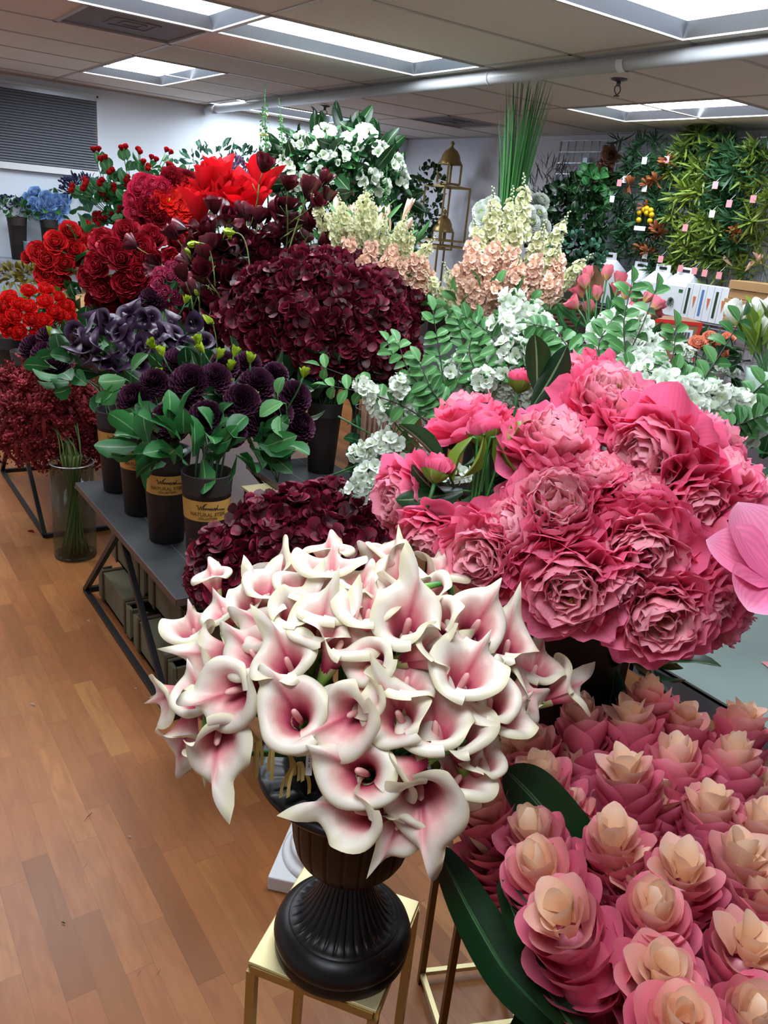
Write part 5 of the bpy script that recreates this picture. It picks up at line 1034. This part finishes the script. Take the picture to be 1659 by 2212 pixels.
# ---------------------------------------------------------------- green leafy sprays
def spray(label,pix,d0,d1,nl=9,L=.062,W=.019,mat='lfl',twig='twig'):
    C=np.array([at(x,y,d0+(d1-d0)*i/(len(pix)-1)) for i,(x,y) in enumerate(pix)]); n=20; tt=np.linspace(0,len(C)-1,n); P=np.stack([np.interp(tt,range(len(C)),C[:,k]) for k in range(3)],-1)
    for _ in range(3): P[1:-1]=(P[:-2]+2*P[1:-1]+P[2:])/4
    t=thing('leafy_branch',label,'leafy branch','green leafy sprays',tuple(P[0])); P=P-P[0]; MB().tube(P,np.linspace(.0028,.001,n),6).build('twig',M[twig],t); m=MB()
    for j in range(nl):
        q=.25+.75*j/(nl-1); i=min(n-2,int(q*(n-1))); tg=unit(P[i+1]-P[i])
        for sd in(-1,1):
            side=unit(np.cross(tg,CF))*sd; dr=unit(side+.55*tg+rng.normal(size=3)*.25); m.M=frame(P[i],dr,np.cross(dr,UP*.6-CF)); petal(m,0,.004,0,.05,.5+rng.normal()*.3,L*(1-.3*q)*(.85+.3*rng.random()),W*(1-.25*q),cup=.25,prof=(.6,2,.85),nu=4,nv=6,crease=.2)
    m.M=frame(P[-1],P[-1]-P[-2]); petal(m,0,0,0,.05,.3,L*.8,W*.8,cup=.2,prof=(.6,2,.85),nu=4,nv=6,crease=.2)
    m.M=None; m.build('leaves',M[mat],t)
for lab,pix,d0,d1,nl in [
 ('green leafy branch rising beside the burgundy hydrangeas',[(965,930),(955,800),(935,670)],2.3,2.3,10),('green leafy branch in front of the peach blossoms',[(1010,900),(1010,780),(990,690)],2.4,2.4,9),('green leafy branch arching towards the wicker basket',[(1070,880),(1060,780),(1110,690),(1160,670)],2.4,2.5,8),
 ('green leafy branch stretching in front of the plain dark pot',[(950,930),(880,880),(800,850),(705,832)],2.2,2.3,7),('bare ended green branch crossing the burgundy hydrangeas',[(960,910),(905,850),(850,770),(835,735)],2.3,2.4,4),('second green branch crossing toward the hydrangea pot',[(920,910),(860,860),(770,820),(690,790)],2.35,2.4,3),
 ('green leafy branch over the pink tulips',[(1335,960),(1355,800),(1345,700),(1365,610)],1.95,2.0,10),('dark stemmed leafy branch pointing at the pink tulips',[(1300,900),(1340,800),(1390,700),(1418,620)],2.0,2.1,5),('leafy branch curving up to the cardboard carton',[(1380,950),(1420,840),(1455,770),(1460,705)],1.9,1.95,7),
 ('leafy branch passing under the coral roses',[(1430,950),(1500,850),(1560,760),(1605,680)],1.9,2.0,7),('leafy branch at the far edge pointing to the mint vase',[(1490,985),(1580,890),(1659,820),(1720,780)],1.85,1.9,8),('leafy branch just above the grey metal framed table',[(1520,990),(1600,930),(1680,860),(1730,830)],1.8,1.85,8),
 ('leafy branch above the white stock, near the basket',[(1200,860),(1180,780),(1130,720),(1075,705)],2.2,2.3,8),('leafy branch behind the top peony',[(1230,850),(1240,770),(1200,710),(1150,700)],2.1,2.2,8),('leafy branch across the white hydrangeas',[(1500,930),(1460,850),(1400,800),(1330,790)],1.9,1.95,8),
 ('leafy branch below the taupe vase',[(1560,960),(1540,880),(1500,830),(1450,800)],1.85,1.9,8),('short leafy branch beside the grey metal framed table',[(1480,990),(1530,940),(1590,920),(1640,900)],1.8,1.8,7),('leafy branch low beside the first peony',[(990,930),(960,880),(930,840),(905,780)],2.2,2.2,8),
 ('green leafy branch curling before the plain dark pot rim',[(960,940),(930,860),(880,800),(860,740)],2.2,2.25,8),('green leafy branch rising through the white stock',[(1040,920),(1040,830),(1010,760),(1030,690)],2.25,2.3,9),('green leafy branch leaning over the white stock to the basket',[(1120,880),(1100,790),(1060,720),(1000,680)],2.2,2.3,8),
 ('leafy branch between the globe vase and the carton',[(1370,900),(1300,800),(1290,740),(1330,680)],2.1,2.15,8)]: spray(lab,pix,d0,d1,nl)
m=MB(); q=at(820,930,3.0); t=thing('reed_bundle','bundle of dried silvery reeds behind the glass vase','dried reeds',None,(q[0],q[1],.5)); t['kind']='stuff'
for i in range(40): a=i*GA; r_=.06*math.sqrt(i/40); m.tube([(r_*math.cos(a),r_*math.sin(a),0),(r_*1.3*math.cos(a),r_*1.3*math.sin(a),.5+.1*rng.random())],.0035,5)
m.build('reeds',M['crateb2'] if 'crateb2' in M else M['wicker'],t)
m=MB(); t=thing('folded_leaves','broad green leaves folded inside the tall glass vase','leaves',None,(2.02,2.93,.51))
for i in range(16): a=i*GA; m.M=frame((.02*math.cos(a),.02*math.sin(a),.01+.018*i),(math.cos(a),math.sin(a),.5+.3*rng.random())); petal(m,0,0,0,.2,1.2,.13,.03,cup=.4,nu=4,nv=7,prof=(.6,2,.8))
m.M=None; m.build('leaf_blades',M['lf'],t); 
# ================================================================ back of the shop
# shelf on the window wall
t=thing('wall_shelf','grey shelf with curved brackets under the window','shelf',None,(.2,YW-.32,1.06)); w=2.2
MB().box((w/2,.15,-.012),(w,.34,.024)).build('shelf_board',M['blind'],t,False)
for x in(.55,1.35,2.1): MB().tube(bez((x,-.0,-.03),(x,.02,-.25),(x,.25,-.3),(x,.31,-.45),10),.012,6).build('bracket',M['bmetal'],t)
t=thing('lower_shelf','lower pale shelf beneath the window shelf','shelf',None,(.2,YW-.3,.72)); MB().box((w/2,.15,-.012),(w,.3,.024)).build('shelf_board',M['white'],t,False)
def wpot(px,py,y,label,h=.3,**k): q=ony(px,py,y); return pot(q[0],y,1.06,label,h=h,rb=.055,rt=.075,grp='dark pots on the window shelf')
Y_=YW-.18
wpot(38,500,Y_,'dark pot on the window shelf with navy flowers',h=.33); wpot(108,500,Y_,'dark pot on the window shelf under blue roses',h=.33); wpot(190,500,Y_,'dark pot on the window shelf behind scarlet roses',h=.33)
q=ony(65,540,Y_); t=thing('ceramic_pot','small grey glazed ceramic pot between the dark pots','pot',None,(q[0],Y_-.03,1.06)); MB().lathe([(0,0),(.05,0),(.058,.01),(.066,.14),(.07,.15),(.062,.15),(.055,.02),(0,.02)],32).build('pot_body',M['ceram'],t)
BL=G((72,440),(100,425),(122,432),(85,460),(110,465),(135,450),(95,445),(60,430),(125,468),(140,432),(108,440),(75,415))
cluster('blue_rose',BL,at(104,450,6.7),(.2,.2,.17),1.25,'powder blue rose','the window shelf bunch',3,'powder blue roses','rose',up=.2,toc_=.6)
filler('leaves under the powder blue roses',at(104,455,6.65),(.15,.15,.12),25,'lf',.08,.03)
filler('navy blossoms with green leaves in the first window pot',at(28,455,6.5),(.2,.14,.07),90,'lf',.06,.015,'navy_flower_bunch')
filler('navy blue blossoms topping the first window pot',at(25,440,6.5),(.2,.14,.05),70,'navy',.035,.014,'navy_blossoms')
filler('dark navy feathery flowers behind the rosebuds',at(185,408,6.6),(.2,.13,.1),260,'navy',.05,.008,'navy_foliage')
for k,(x,y) in enumerate([(40,600),(80,600)]): filler(['brown and ochre foliage on the lower shelf','ochre foliage behind the scarlet roses'][k],at(x,y,6.2),(.15,.12,.08),60,'olsuc',.07,.015,'ochre_foliage')
# hanging wooden perch
q=ony(575,292,YW-.5); t=thing('hanging_perch','small wooden bar hung on strings near the ceiling','hanging decoration',None,tuple(q)); MB().tube([(-.06,0,0),(.06,0,0)],.012,8).build('wooden_bar',M['wood'],t)
MB().tube([(-.055,0,0),(0,0,.16),(.055,0,0)],.0015,4).build('string',M['twig'],t); MB().tube([(0,0,.16),(0,0,H-q[2])],.0012,4).build('cord',M['white'],t); MB().ball((0,0,.16),(.012,.012,.012)).build('bead',M['wood'],t)
# leaning frame
q=ony(876,420,YW-.15); t=thing('picture_frame','brown framed maroon picture against the far corner','picture frame',None,(4.62,YW-.12,1.12)); 
m=MB(); w,h=.5,.95
for c,d in(((0,0,.03),(w,.03,.06)),((0,0,h-.03),(w,.03,.06)),((-w/2+.03,0,h/2),(.06,.03,h)),((w/2-.03,0,h/2),(.06,.03,h))): m.box(c,d)
m.build('frame',M['frame'],t,False); MB().box((0,.008,h/2),(w-.08,.01,h-.08)).build('picture_panel',M['maroonm'],t,False)
t['label']='brown framed maroon picture standing in the far corner'
t.location=(4.55,7.3,1.1); t.rotation_euler=(0,0,.3)
t=thing('corner_cabinet','dark low cabinet standing in the far corner','cabinet',None,(4.2,6.9,0)); MB().box((.45,.3,.55),(.9,.6,1.1)).build('cabinet_body',M['twig'],t,False)
# gold lantern tower
def lant(t,x,y,z,w,h,roof,mat='brass'):
    m=MB(); b_=.016
    for sx in(-1,1):
        for sy in(-1,1): m.bar((x+sx*w/2,y+sy*w/2,z),(x+sx*w/2,y+sy*w/2,z+h),b_)
    for zz in(z,z+h):
        for s_ in(-1,1): m.bar((x-w/2,y+s_*w/2,zz),(x+w/2,y+s_*w/2,zz),b_); m.bar((x+s_*w/2,y-w/2,zz),(x+s_*w/2,y+w/2,zz),b_)
    m.build('lantern_frame',M[mat],t,False)
    if roof: MB().lathe([(w*.72,h+z),(w*.7,h+z+.02),(w*.6,h+z+.04),(w*.56,h+z+.07),(w*.4,h+z+.11),(w*.15,h+z+.135),(.012,h+z+.145),(.012,h+z+.16),(.022,h+z+.175),(.01,h+z+.19),(0,h+z+.2)],12,c=(x,y,0)).build('lantern_roof',M[mat],t)
q=onx(960,470,5.0); 
for lab,z,w,h,roof in(('gold lantern crowning the lantern tower',2.0,.15,.17,1),('open gold cage lantern in the middle of the tower',1.5,.30,.47,0),('small roofed gold lantern inside the open cage',1.42,.14,.16,1),('large open gold lantern at the foot of the tower',.9,.38,.55,0)):
    t=thing('lantern',lab,'lantern','gold lantern tower',(5.0,q[1],z)); lant(t,0,0,0,w,h,roof)
    if roof: t.location.z=z
    if not roof: 
        m=MB()
        if w<.35:
            for s_ in(-1,1): m.bar((s_*w*.5,-w*.5,h),(0,0,h+.03),.008)
            m.build('top_bars',M['brass'],t,False)
t=thing('wooden_crate_stand','dark stand carrying the gold lantern tower','stand',None,(5.0,q[1],0)); MB().box((0,0,.45),(.5,.5,.9)).build('stand_body',M['twig'],t,False)
def plantblob(label,px,py,x,R,n,mat,L,W,name='ivy_bush',low=-.9,up=.1): q=onx(px,py,x); return filler(label,q,R,n,mat,L,W,name,up,low)
t=plantblob('dark ivy garland trailing beside the gold lanterns',925,430,4.9,(.1,.18,.35),110,'lfd',.06,.025,'ivy_garland')
plantblob('dark ivy trailing under the lantern tower',905,500,4.9,(.1,.15,.25),70,'lfb',.06,.025,'ivy_garland')
# ---- wire grid panels on the back wall
def gridpanel(label,y0,y1,z0,z1):
    t=thing('wire_grid_panel',label,'wire grid','chrome wire grid panels',(XB-.05,y0,z0)); m=MB(); Ly,Lz=y1-y0,z1-z0
    n=int(round(Ly/.085)); 
    for i in range(n+1): m.bar((0,Ly*i/n,0),(0,Ly*i/n,Lz),.0075 if i not in(0,n) else .014)
    k=int(round(Lz/.085))
    for i in range(k+1): m.bar((-.005,0,Lz*i/k),(-.005,Ly,Lz*i/k),.0075)
    m.build('wire_mesh',M['chrome'],t,False); m=MB()
    for z in(.15,Lz-.15): m.box((.025,Ly/2,z),(.05,.05,.05))
    m.build('wall_mount',M['chrome'],t,False)
gridpanel('chrome wire grid panel nearest the lantern tower',4.68,5.27,.55,2.38); gridpanel('chrome wire grid panel behind the yellow ball flowers',3.5,4.64,.55,2.38); gridpanel('chrome wire grid panel behind the white tulips',2.3,3.46,.55,2.38)
# greenery hung on the grid
plantblob('dense dark ivy bush in front of the wire grid',1225,490,4.85,(.2,.34,.36),460,'lfd',.075,.03)
plantblob('green ivy climbing at the side of the wire grid',1272,425,4.9,(.1,.13,.2),110,'lf',.07,.03)
plantblob('grey green leafy plant below the dark ivy',1225,545,4.75,(.2,.36,.18),260,'lfb',.05,.022,'leafy_plant')
plantblob('dark wispy twig bunch behind the chrysanthemums',1190,440,4.95,(.12,.3,.3),200,'twig',.14,.004,'twig_bunch',up=.8)
def succ(label,px,py,mat,s=1.):
    q=onx(px,py,XB-.16); t=thing('hanging_succulent',label,'succulent','rosette succulents hung on the grid',tuple(q)); m=MB(); m.M=frame((0,0,0),(-.8,-.25,-.1))
    for i in range(26): petal(m,i*GA,.002,0,.15+1.3*i/26,-.3,.1*s*(.5+.5*i/26),.03*s,cup=.4,nu=3,nv=3,prof=(.5,3,.6),tone=0)
    m.M=None; m.build('leaves',M[mat],t); MB().tube([(0,0,0),(.1,0,.02)],.004,5).build('hook',M['chrome'],t)
for i,(x,y,mt,s) in enumerate([(1322,338,'brsuc',1.1),(1310,375,'brsuc',1.2),(1302,400,'brsuc',1.),(1318,392,'brsuc',1.),(1308,425,'brsuc',1.1),(1298,448,'brsuc',1.),(1290,478,'brsuc',.9),(1285,505,'olsuc',.9),(1278,530,'olsuc',1.),(1292,520,'olsuc',.9),(1300,545,'olsuc',.9),(1275,550,'olsuc',.9)]): succ(('brown' if mt=='brsuc' else 'olive yellow')+' rosette succulent on the grid, '+ORD[i]+' down the chain',x,y,mt,s)
def tuft(label,px,py,mat,s=1.,n=48,grp='spiky green bushes hung on the grid',x=XB-.17):
    q=onx(px,py,x+rng.normal()*.02); t=thing('hanging_bush',label,'hanging foliage',grp,tuple(q)); m=MB()
    for c in range(4):
        c0=rng.normal(size=3)*[.03,.07,.06]*s
        for i in range(n//4+6):
            d=unit(rng.normal(size=3)+[-.9,0,-.05]); m.M=frame(c0,d,rng.normal(size=3)); petal(m,0,.005,0,.05,.5*rng.random(),.13*s*(.6+.6*rng.random()),.0085*s,cup=.2,prof=(.4,1.8,.8),nu=1,nv=3)
    m.M=None; m.build('leaves',M[mat],t); MB().tube([(0,0,0),(.11,0,.01)],.003,5).build('hook',M['chrome'],t)
TU=[(1360,332,0),(1385,330,0),(1412,330,0),(1440,335,0),(1345,378,0),(1375,382,0),(1405,380,0),(1435,375,0),(1460,370,0),(1350,415,0),(1385,412,0),(1420,418,0),(1480,300,1),(1510,300,0),(1540,310,0),(1485,330,1),(1515,335,1),(1550,335,0),(1575,335,0),(1595,330,0),(1480,365,1),(1510,370,1),(1535,365,1),(1565,380,0),(1590,390,0),(1615,380,0),(1500,410,1),(1530,415,1),(1560,420,0),(1590,425,0),(1480,440,1),(1515,450,1),(1545,455,1),(1575,460,0),(1600,460,0),(1450,440,0),(1465,480,1),(1500,490,1),(1535,495,1),(1565,500,0),(1595,490,0),(1340,480,0),(1370,480,0),(1335,520,0),(1365,520,0),(1390,540,0),(1345,550,0),(1420,530,0),(1440,560,0),(1400,570,0),(1470,530,1),(1500,530,1),(1530,535,1),(1460,570,1),(1490,575,1),(1520,575,1),(1545,575,1),(1575,545,0),(1600,535,0),(1430,480,0),(1655,380,1),(1650,410,1),(1645,440,1),(1655,480,1),(1640,500,1),(1650,350,1),(1370,445,0),(1400,500,0),(1425,450,0),(1600,560,1),(1575,580,1),(1560,360,0),(1610,350,0),(1445,510,0)]
for j,kind in enumerate(('dark spiky green bush','yellow green spiky bush')):
    P_=[q for q in TU if q[2]==j]; RK=ranks(P_,8)
    for i,q in enumerate(P_):
        r_,jj,n=RK[i]; tuft(f"{kind}, {ORD[jj]} from the lanterns, {ORD[r_]} tier of the wire grid",q[0],q[1],'lfd2' if j==0 else 'lfy2',1.0 if q[0]>1465 else .88)
for i,(x,y) in enumerate([(1418,390),(1400,400),(1360,400),(1440,350),(1385,535),(1418,495),(1425,505),(1590,505),(1400,545),(1395,450)]):
    q=onx(x,y,XB-.3); t=thing('orange_spray','small rusty orange spray among the spiky greens, '+ORD[i]+' along the wall','foliage','rusty orange sprays',tuple(q)); m=MB()
    for k in range(16): m.M=frame((0,0,0),unit(rng.normal(size=3)+[-.5,0,.3])); petal(m,0,0,0,.1,.4,.07,.012,nu=1,nv=3)
    m.M=None; m.build('leaves',M['orsp'],t)
for i,(x,y,mt) in enumerate([(1338,395,'pinktag'),(1440,345,'pinktag'),(1545,400,'pinktag'),(1480,492,'pinktag'),(1350,388,'paper'),(1322,430,'paper'),(1392,407,'paper'),(1392,347,'paper'),(1538,462,'paper'),(1286,542,'paper'),(1393,552,'paper'),(1500,585,'pinktag'),(1470,580,'pinktag'),(1553,595,'pinktag'),(1522,590,'pinktag'),(1427,560,'pinktag'),(1575,440,'pinktag'),(1627,430,'pinktag')]):
    q=onx(x,y,XB-.32); t=thing('price_tag',('pink' if mt=='pinktag' else 'white')+' price tag hanging on the wall greenery, '+(ORD+['last but one','last'])[i],'price tag','price tags on the wall greenery',tuple(q)); MB().box((0,0,0),(.001,.035,.045),rz=.4).build('tag_card',M[mt],t,False); MB().tube([(0,0,.02),(.05,0,.06)],.0012,4).build('string',M['white'],t)
# yellow ball flowers on a card
q=onx(1393,470,XB-.33); t=thing('ball_flower_bunch','bunch of bright yellow ball flowers with a white tag','flowers',None,tuple(q))
for k,(y,z) in enumerate([(.055,.03),(.05,-.02),(.02,.05),(-.01,.03),(-.04,.05),(-.055,.02),(-.05,-.02),(0,.06)]): MB().ball((0,y,z),(.02,.02,.02),12,8).build('flower_ball',M['yel'],t); 
MB().tube([(0,0,.02),(.02,0,-.07)],.003,5).build('stems',M['stemd'],t); MB().box((-.01,.02,-.075),(.002,.1,.03)).build('tag_card',M['paper'],t,False); MB().box((.03,0,.0),(.002,.12,.1)).build('leaf_backing',M['lfd'],t,False)
# shelf with boxes on the back wall
zs=1.2
t=thing('wire_shelf','chrome wire shelf of boxes below the hanging greenery','shelf',None,(XB-.42,2.3,zs)); m=MB()
for k in range(14): m.bar((.0+.03*k,0,-.006),(.0+.03*k,2.7,-.006),.005)
for k in range(28): m.bar((0,.1*k,-.012),(.39,.1*k,-.012),.005)
m.bar((0,0,-.03),(0,2.7,-.03),.008); m.build('wire_deck',M['chrome'],t,False)
for y in (.1,1.3,2.6): MB().bar((.0,y,-.02),(.38,y,-.16),.01).build('bracket',M['chrome'],t,False)
def gablebox(label,y,w,d=.2,h=.2):
    t=thing('gable_box',label,'box','white handled boxes on the wire shelf',(XB-.4,y,zs+.003)); 
    MB().box((d/2,0,h/2),(d,w,h)).build('box_body',M['paper'],t,False)
    m=MB(); m.add([(0,-w/2,h),(0,w/2,h),(d,w/2,h),(d,-w/2,h),(d/2,-w/2*.8,h+.075),(d/2,w/2*.8,h+.075)],[(0,1,5,4),(2,3,4,5),(1,2,5),(3,0,4)]); m.build('gable_top',M['paper'],t,False)
    m=MB(); m.box((d/2,0,h+.1),(.004,w*.7,.05)); m.build('handle',M['paper'],t,False); MB().box((d/2-.003,0,h+.1),(.003,w*.35,.018)).build('handle_slot',M['ink'],t,False)
    m=MB()
    for k in range(14): m.M=frame((-.002,.0,h*.45),(-.15,math.cos(k*.45),math.sin(k*.45)+.3)); petal(m,0,0,0,.05,.3,.035,.006,nu=1,nv=2)
    m.M=None; m.build('printed_plant',M['lfd'],t)
    MB().box((-.001,-w*.33,h*.86),(.002,w*.16,.02)).build('green_badge',M['lfl'],t,False)
gablebox('white handled box standing apart, nearest the lantern tower',4.33,.2,h=.24); gablebox('white handled box behind the pink tulips',4.02,.16,h=.2); gablebox('white handled box printed with a plant, beside pen boxes',3.82,.18); gablebox('white plant printed box touching the slim pen boxes',3.63,.2)
for i in range(6):
    y=3.50-.055*i; t=thing('slim_box','slim white box printed with a '+['green bar, first from the plant boxes','small coral cone beside the first green bar','blue bar','small coral cone beside the blue bar','green bar, second of its kind','small coral cone nearest the brown cartons'][i],'box','slim boxes on the wire shelf',(XB-.4,y,zs+.003)); MB().box((.07,0,.115),(.14,.052,.23)).build('box_body',M['paper'],t,False)
    if i%2==0: MB().box((-.001,0,.115),(.002,.018,.17)).build('printed_bar',M['blue'] if i==2 else M['stemd'],t,False)
    else: MB().add([(-.002,-.012,.15),(-.002,.012,.15),(-.002,0,.07)],[(0,1,2)]).build('printed_cone',M['coral'],t,False)
for i in range(5):
    t=thing('flat_carton','flat kraft carton, '+['lowest','second','third','fourth','topmost'][i]+' of the stack beside the slim boxes','carton','flat kraft cartons on the wire shelf',(XB-.42+.01*(i%2),2.98+.01*(i%3),zs+.003+.058*i)); bevel(MB().box((.17,0,.028),(.34,.42,.055)).build('carton_body',M['carton'],t,False),.003); MB().box((.17,0,.0556),(.34,.05,.001)).build('tape',M['raffia'],t,False)
for i,(x,y) in enumerate([(1582,575),(1610,585),(1630,570),(1645,570)]):
    q=onx(x,y,5.1); put('lily_bud',q,(-.3,[.6,-.5,-.5,.3][i],.5),None,.8,'pale yellow bud on a dark stem above the cartons, '+ORD[i]+' from the greenery','flower bud','yellow buds above the cartons')
# cartons, basket behind
p=at(1432,775,3.55); t=thing('cardboard_carton','brown cardboard carton with red edge tape and barcode label','carton',None,(p[0]+.1,p[1]+.1,1.062)); a=-.45; w,h=.26,.30
R_=np.eye(4); R_[:2,:2]=[[math.cos(a),-math.sin(a)],[math.sin(a),math.cos(a)]]
def lb(nm,c,d,mt): o=MB().box(c,d).build(nm,M[mt],t,False); return o
t.rotation_euler=(0,0,-.62); lb('carton_body',(0,0,h/2),(w,.2,h),'carton2'); lb('red_tape',(0,-.1005,h-.008),(w+.002,.002,.016),'red'); lb('red_tape',(w/2-.008,-.1006,h/2),(.016,.002,h),'red'); lb('red_tape',(-w/2+.008,-.1006,h-.05),(.016,.002,.1),'red')
lb('label',(.04,-.102,h-.06),(.11,.002,.05),'paper')
m=MB()
for k in range(22): m.box((-.005+.0042*k,-.1034,h-.06),(.0012+.0012*((k*7)%3),.001,.028))
m.build('barcode',M['ink'],t,False); m=MB(); V,F=textmesh('8',.06,0,.0003,.002); V=V[:,[0,2,1]]*[1,-1,1]; m.add(V+(-.06,-.102,h-.055),F); m.build('printed_mark',M['ink'],t,False)
m=MB(); V,F=textmesh('FLORAL',.03,0,.0003); 
p=at(1180,690,4.9); t=thing('wicker_basket','round dark wicker basket with a braided rim','basket',None,(p[0],p[1],p[2]-.12))
m=MB()
for k in range(9): r_=.17+.003*k; m.tube([(r_*math.cos(b_),r_*math.sin(b_),.012+.024*k) for b_ in np.linspace(0,2*PI,25)],.013,6)
m.build('woven_wall',M['wicker'],t)
m=MB(); 
for ph in(0,PI): m.tube([(.2*math.cos(b_),.2*math.sin(b_),.225+.008*math.sin(b_*14+ph)) for b_ in np.linspace(0,2*PI,113)],.011,6)
m.build('braided_rim',M['crateb'],t)
t=thing('basket_stand','dark crate stand under the wicker basket','stand',None,(p[0],p[1],0)); MB().box((0,0,(p[2]-.12)/2),(.4,.4,p[2]-.12)).build('stand_body',M['twig'],t,False)
for i,(x,y) in enumerate([(1190,590),(1225,592),(1258,596)]):
    q=onx(x,y,4.75); t=thing('kraft_box','brown kraft box under the ivy bush, '+['nearest the chrysanthemums','in the middle','nearest the white handled box'][i],'box','brown kraft boxes under the ivy',(4.75,q[1],q[2]-.1)); MB().box((.12,0,.08),(.24,.16,.2)).build('box_body',M['carton2'],t,False)
t=thing('storage_bench','long dark bench under the ivy and kraft boxes','bench',None,(4.65,4.45,0)); q=onx(1225,592,4.75); MB().box((.3,.45,(q[2]-.12)/2),(.6,1.3,q[2]-.12)).build('bench_body',M['twig'],t,False)
# petals and scraps on the floor
for i,(x,y,mt,s) in enumerate([(63,1520,'paper',.012),(188,1340,'paper',.006),(290,1486,'paper',.005),(275,1806,'paper',.006),(180,1775,'twig',.02),(132,1992,'lf',.006),(295,2110,'twig',.01),(335,2112,'twig',.012),(180,1876,'twig',.008),(60,1147,'crim',.02),(272,1153,'crim',.01),(520,1630,'paper',.01)]):
    q=onz(x,y,.004); t=thing('floor_scrap','small '+['white paper','white speck','white speck','white speck','dry twig','green leaf bit','dry twig','dry twig','dry twig','dark red petal','dark red petal','white petal'][i]+' scrap on the wooden floor, '+ORD[i],'scrap','scraps on the wooden floor',tuple(q)); m=MB(); m.M=frame((0,0,0),(.7,-.7 if mt!='twig' else .6,.05),UP); petal(m,0,0,0,0,.2,s*2,s*(.5 if mt!='twig' else .08),nu=2,nv=3); m.M=None; m.build('scrap',M[mt],t)
# ================================================================ light and air
W_=bpy.data.worlds.new('world'); S.world=W_; W_.use_nodes=True; W_.node_tree.nodes['Background'].inputs[0].default_value=(.5,.55,.6,1); W_.node_tree.nodes['Background'].inputs[1].default_value=.3
S.view_settings.exposure=EXPO
S.cycles.max_bounces=6; S.cycles.diffuse_bounces=3; S.cycles.glossy_bounces=2; S.cycles.use_adaptive_sampling=True; S.cycles.adaptive_threshold=.07; S.cycles.transmission_bounces=4; S.cycles.transparent_max_bounces=16; S.cycles.caustics_reflective=False; S.cycles.caustics_refractive=False; S.cycles.sample_clamp_indirect=6
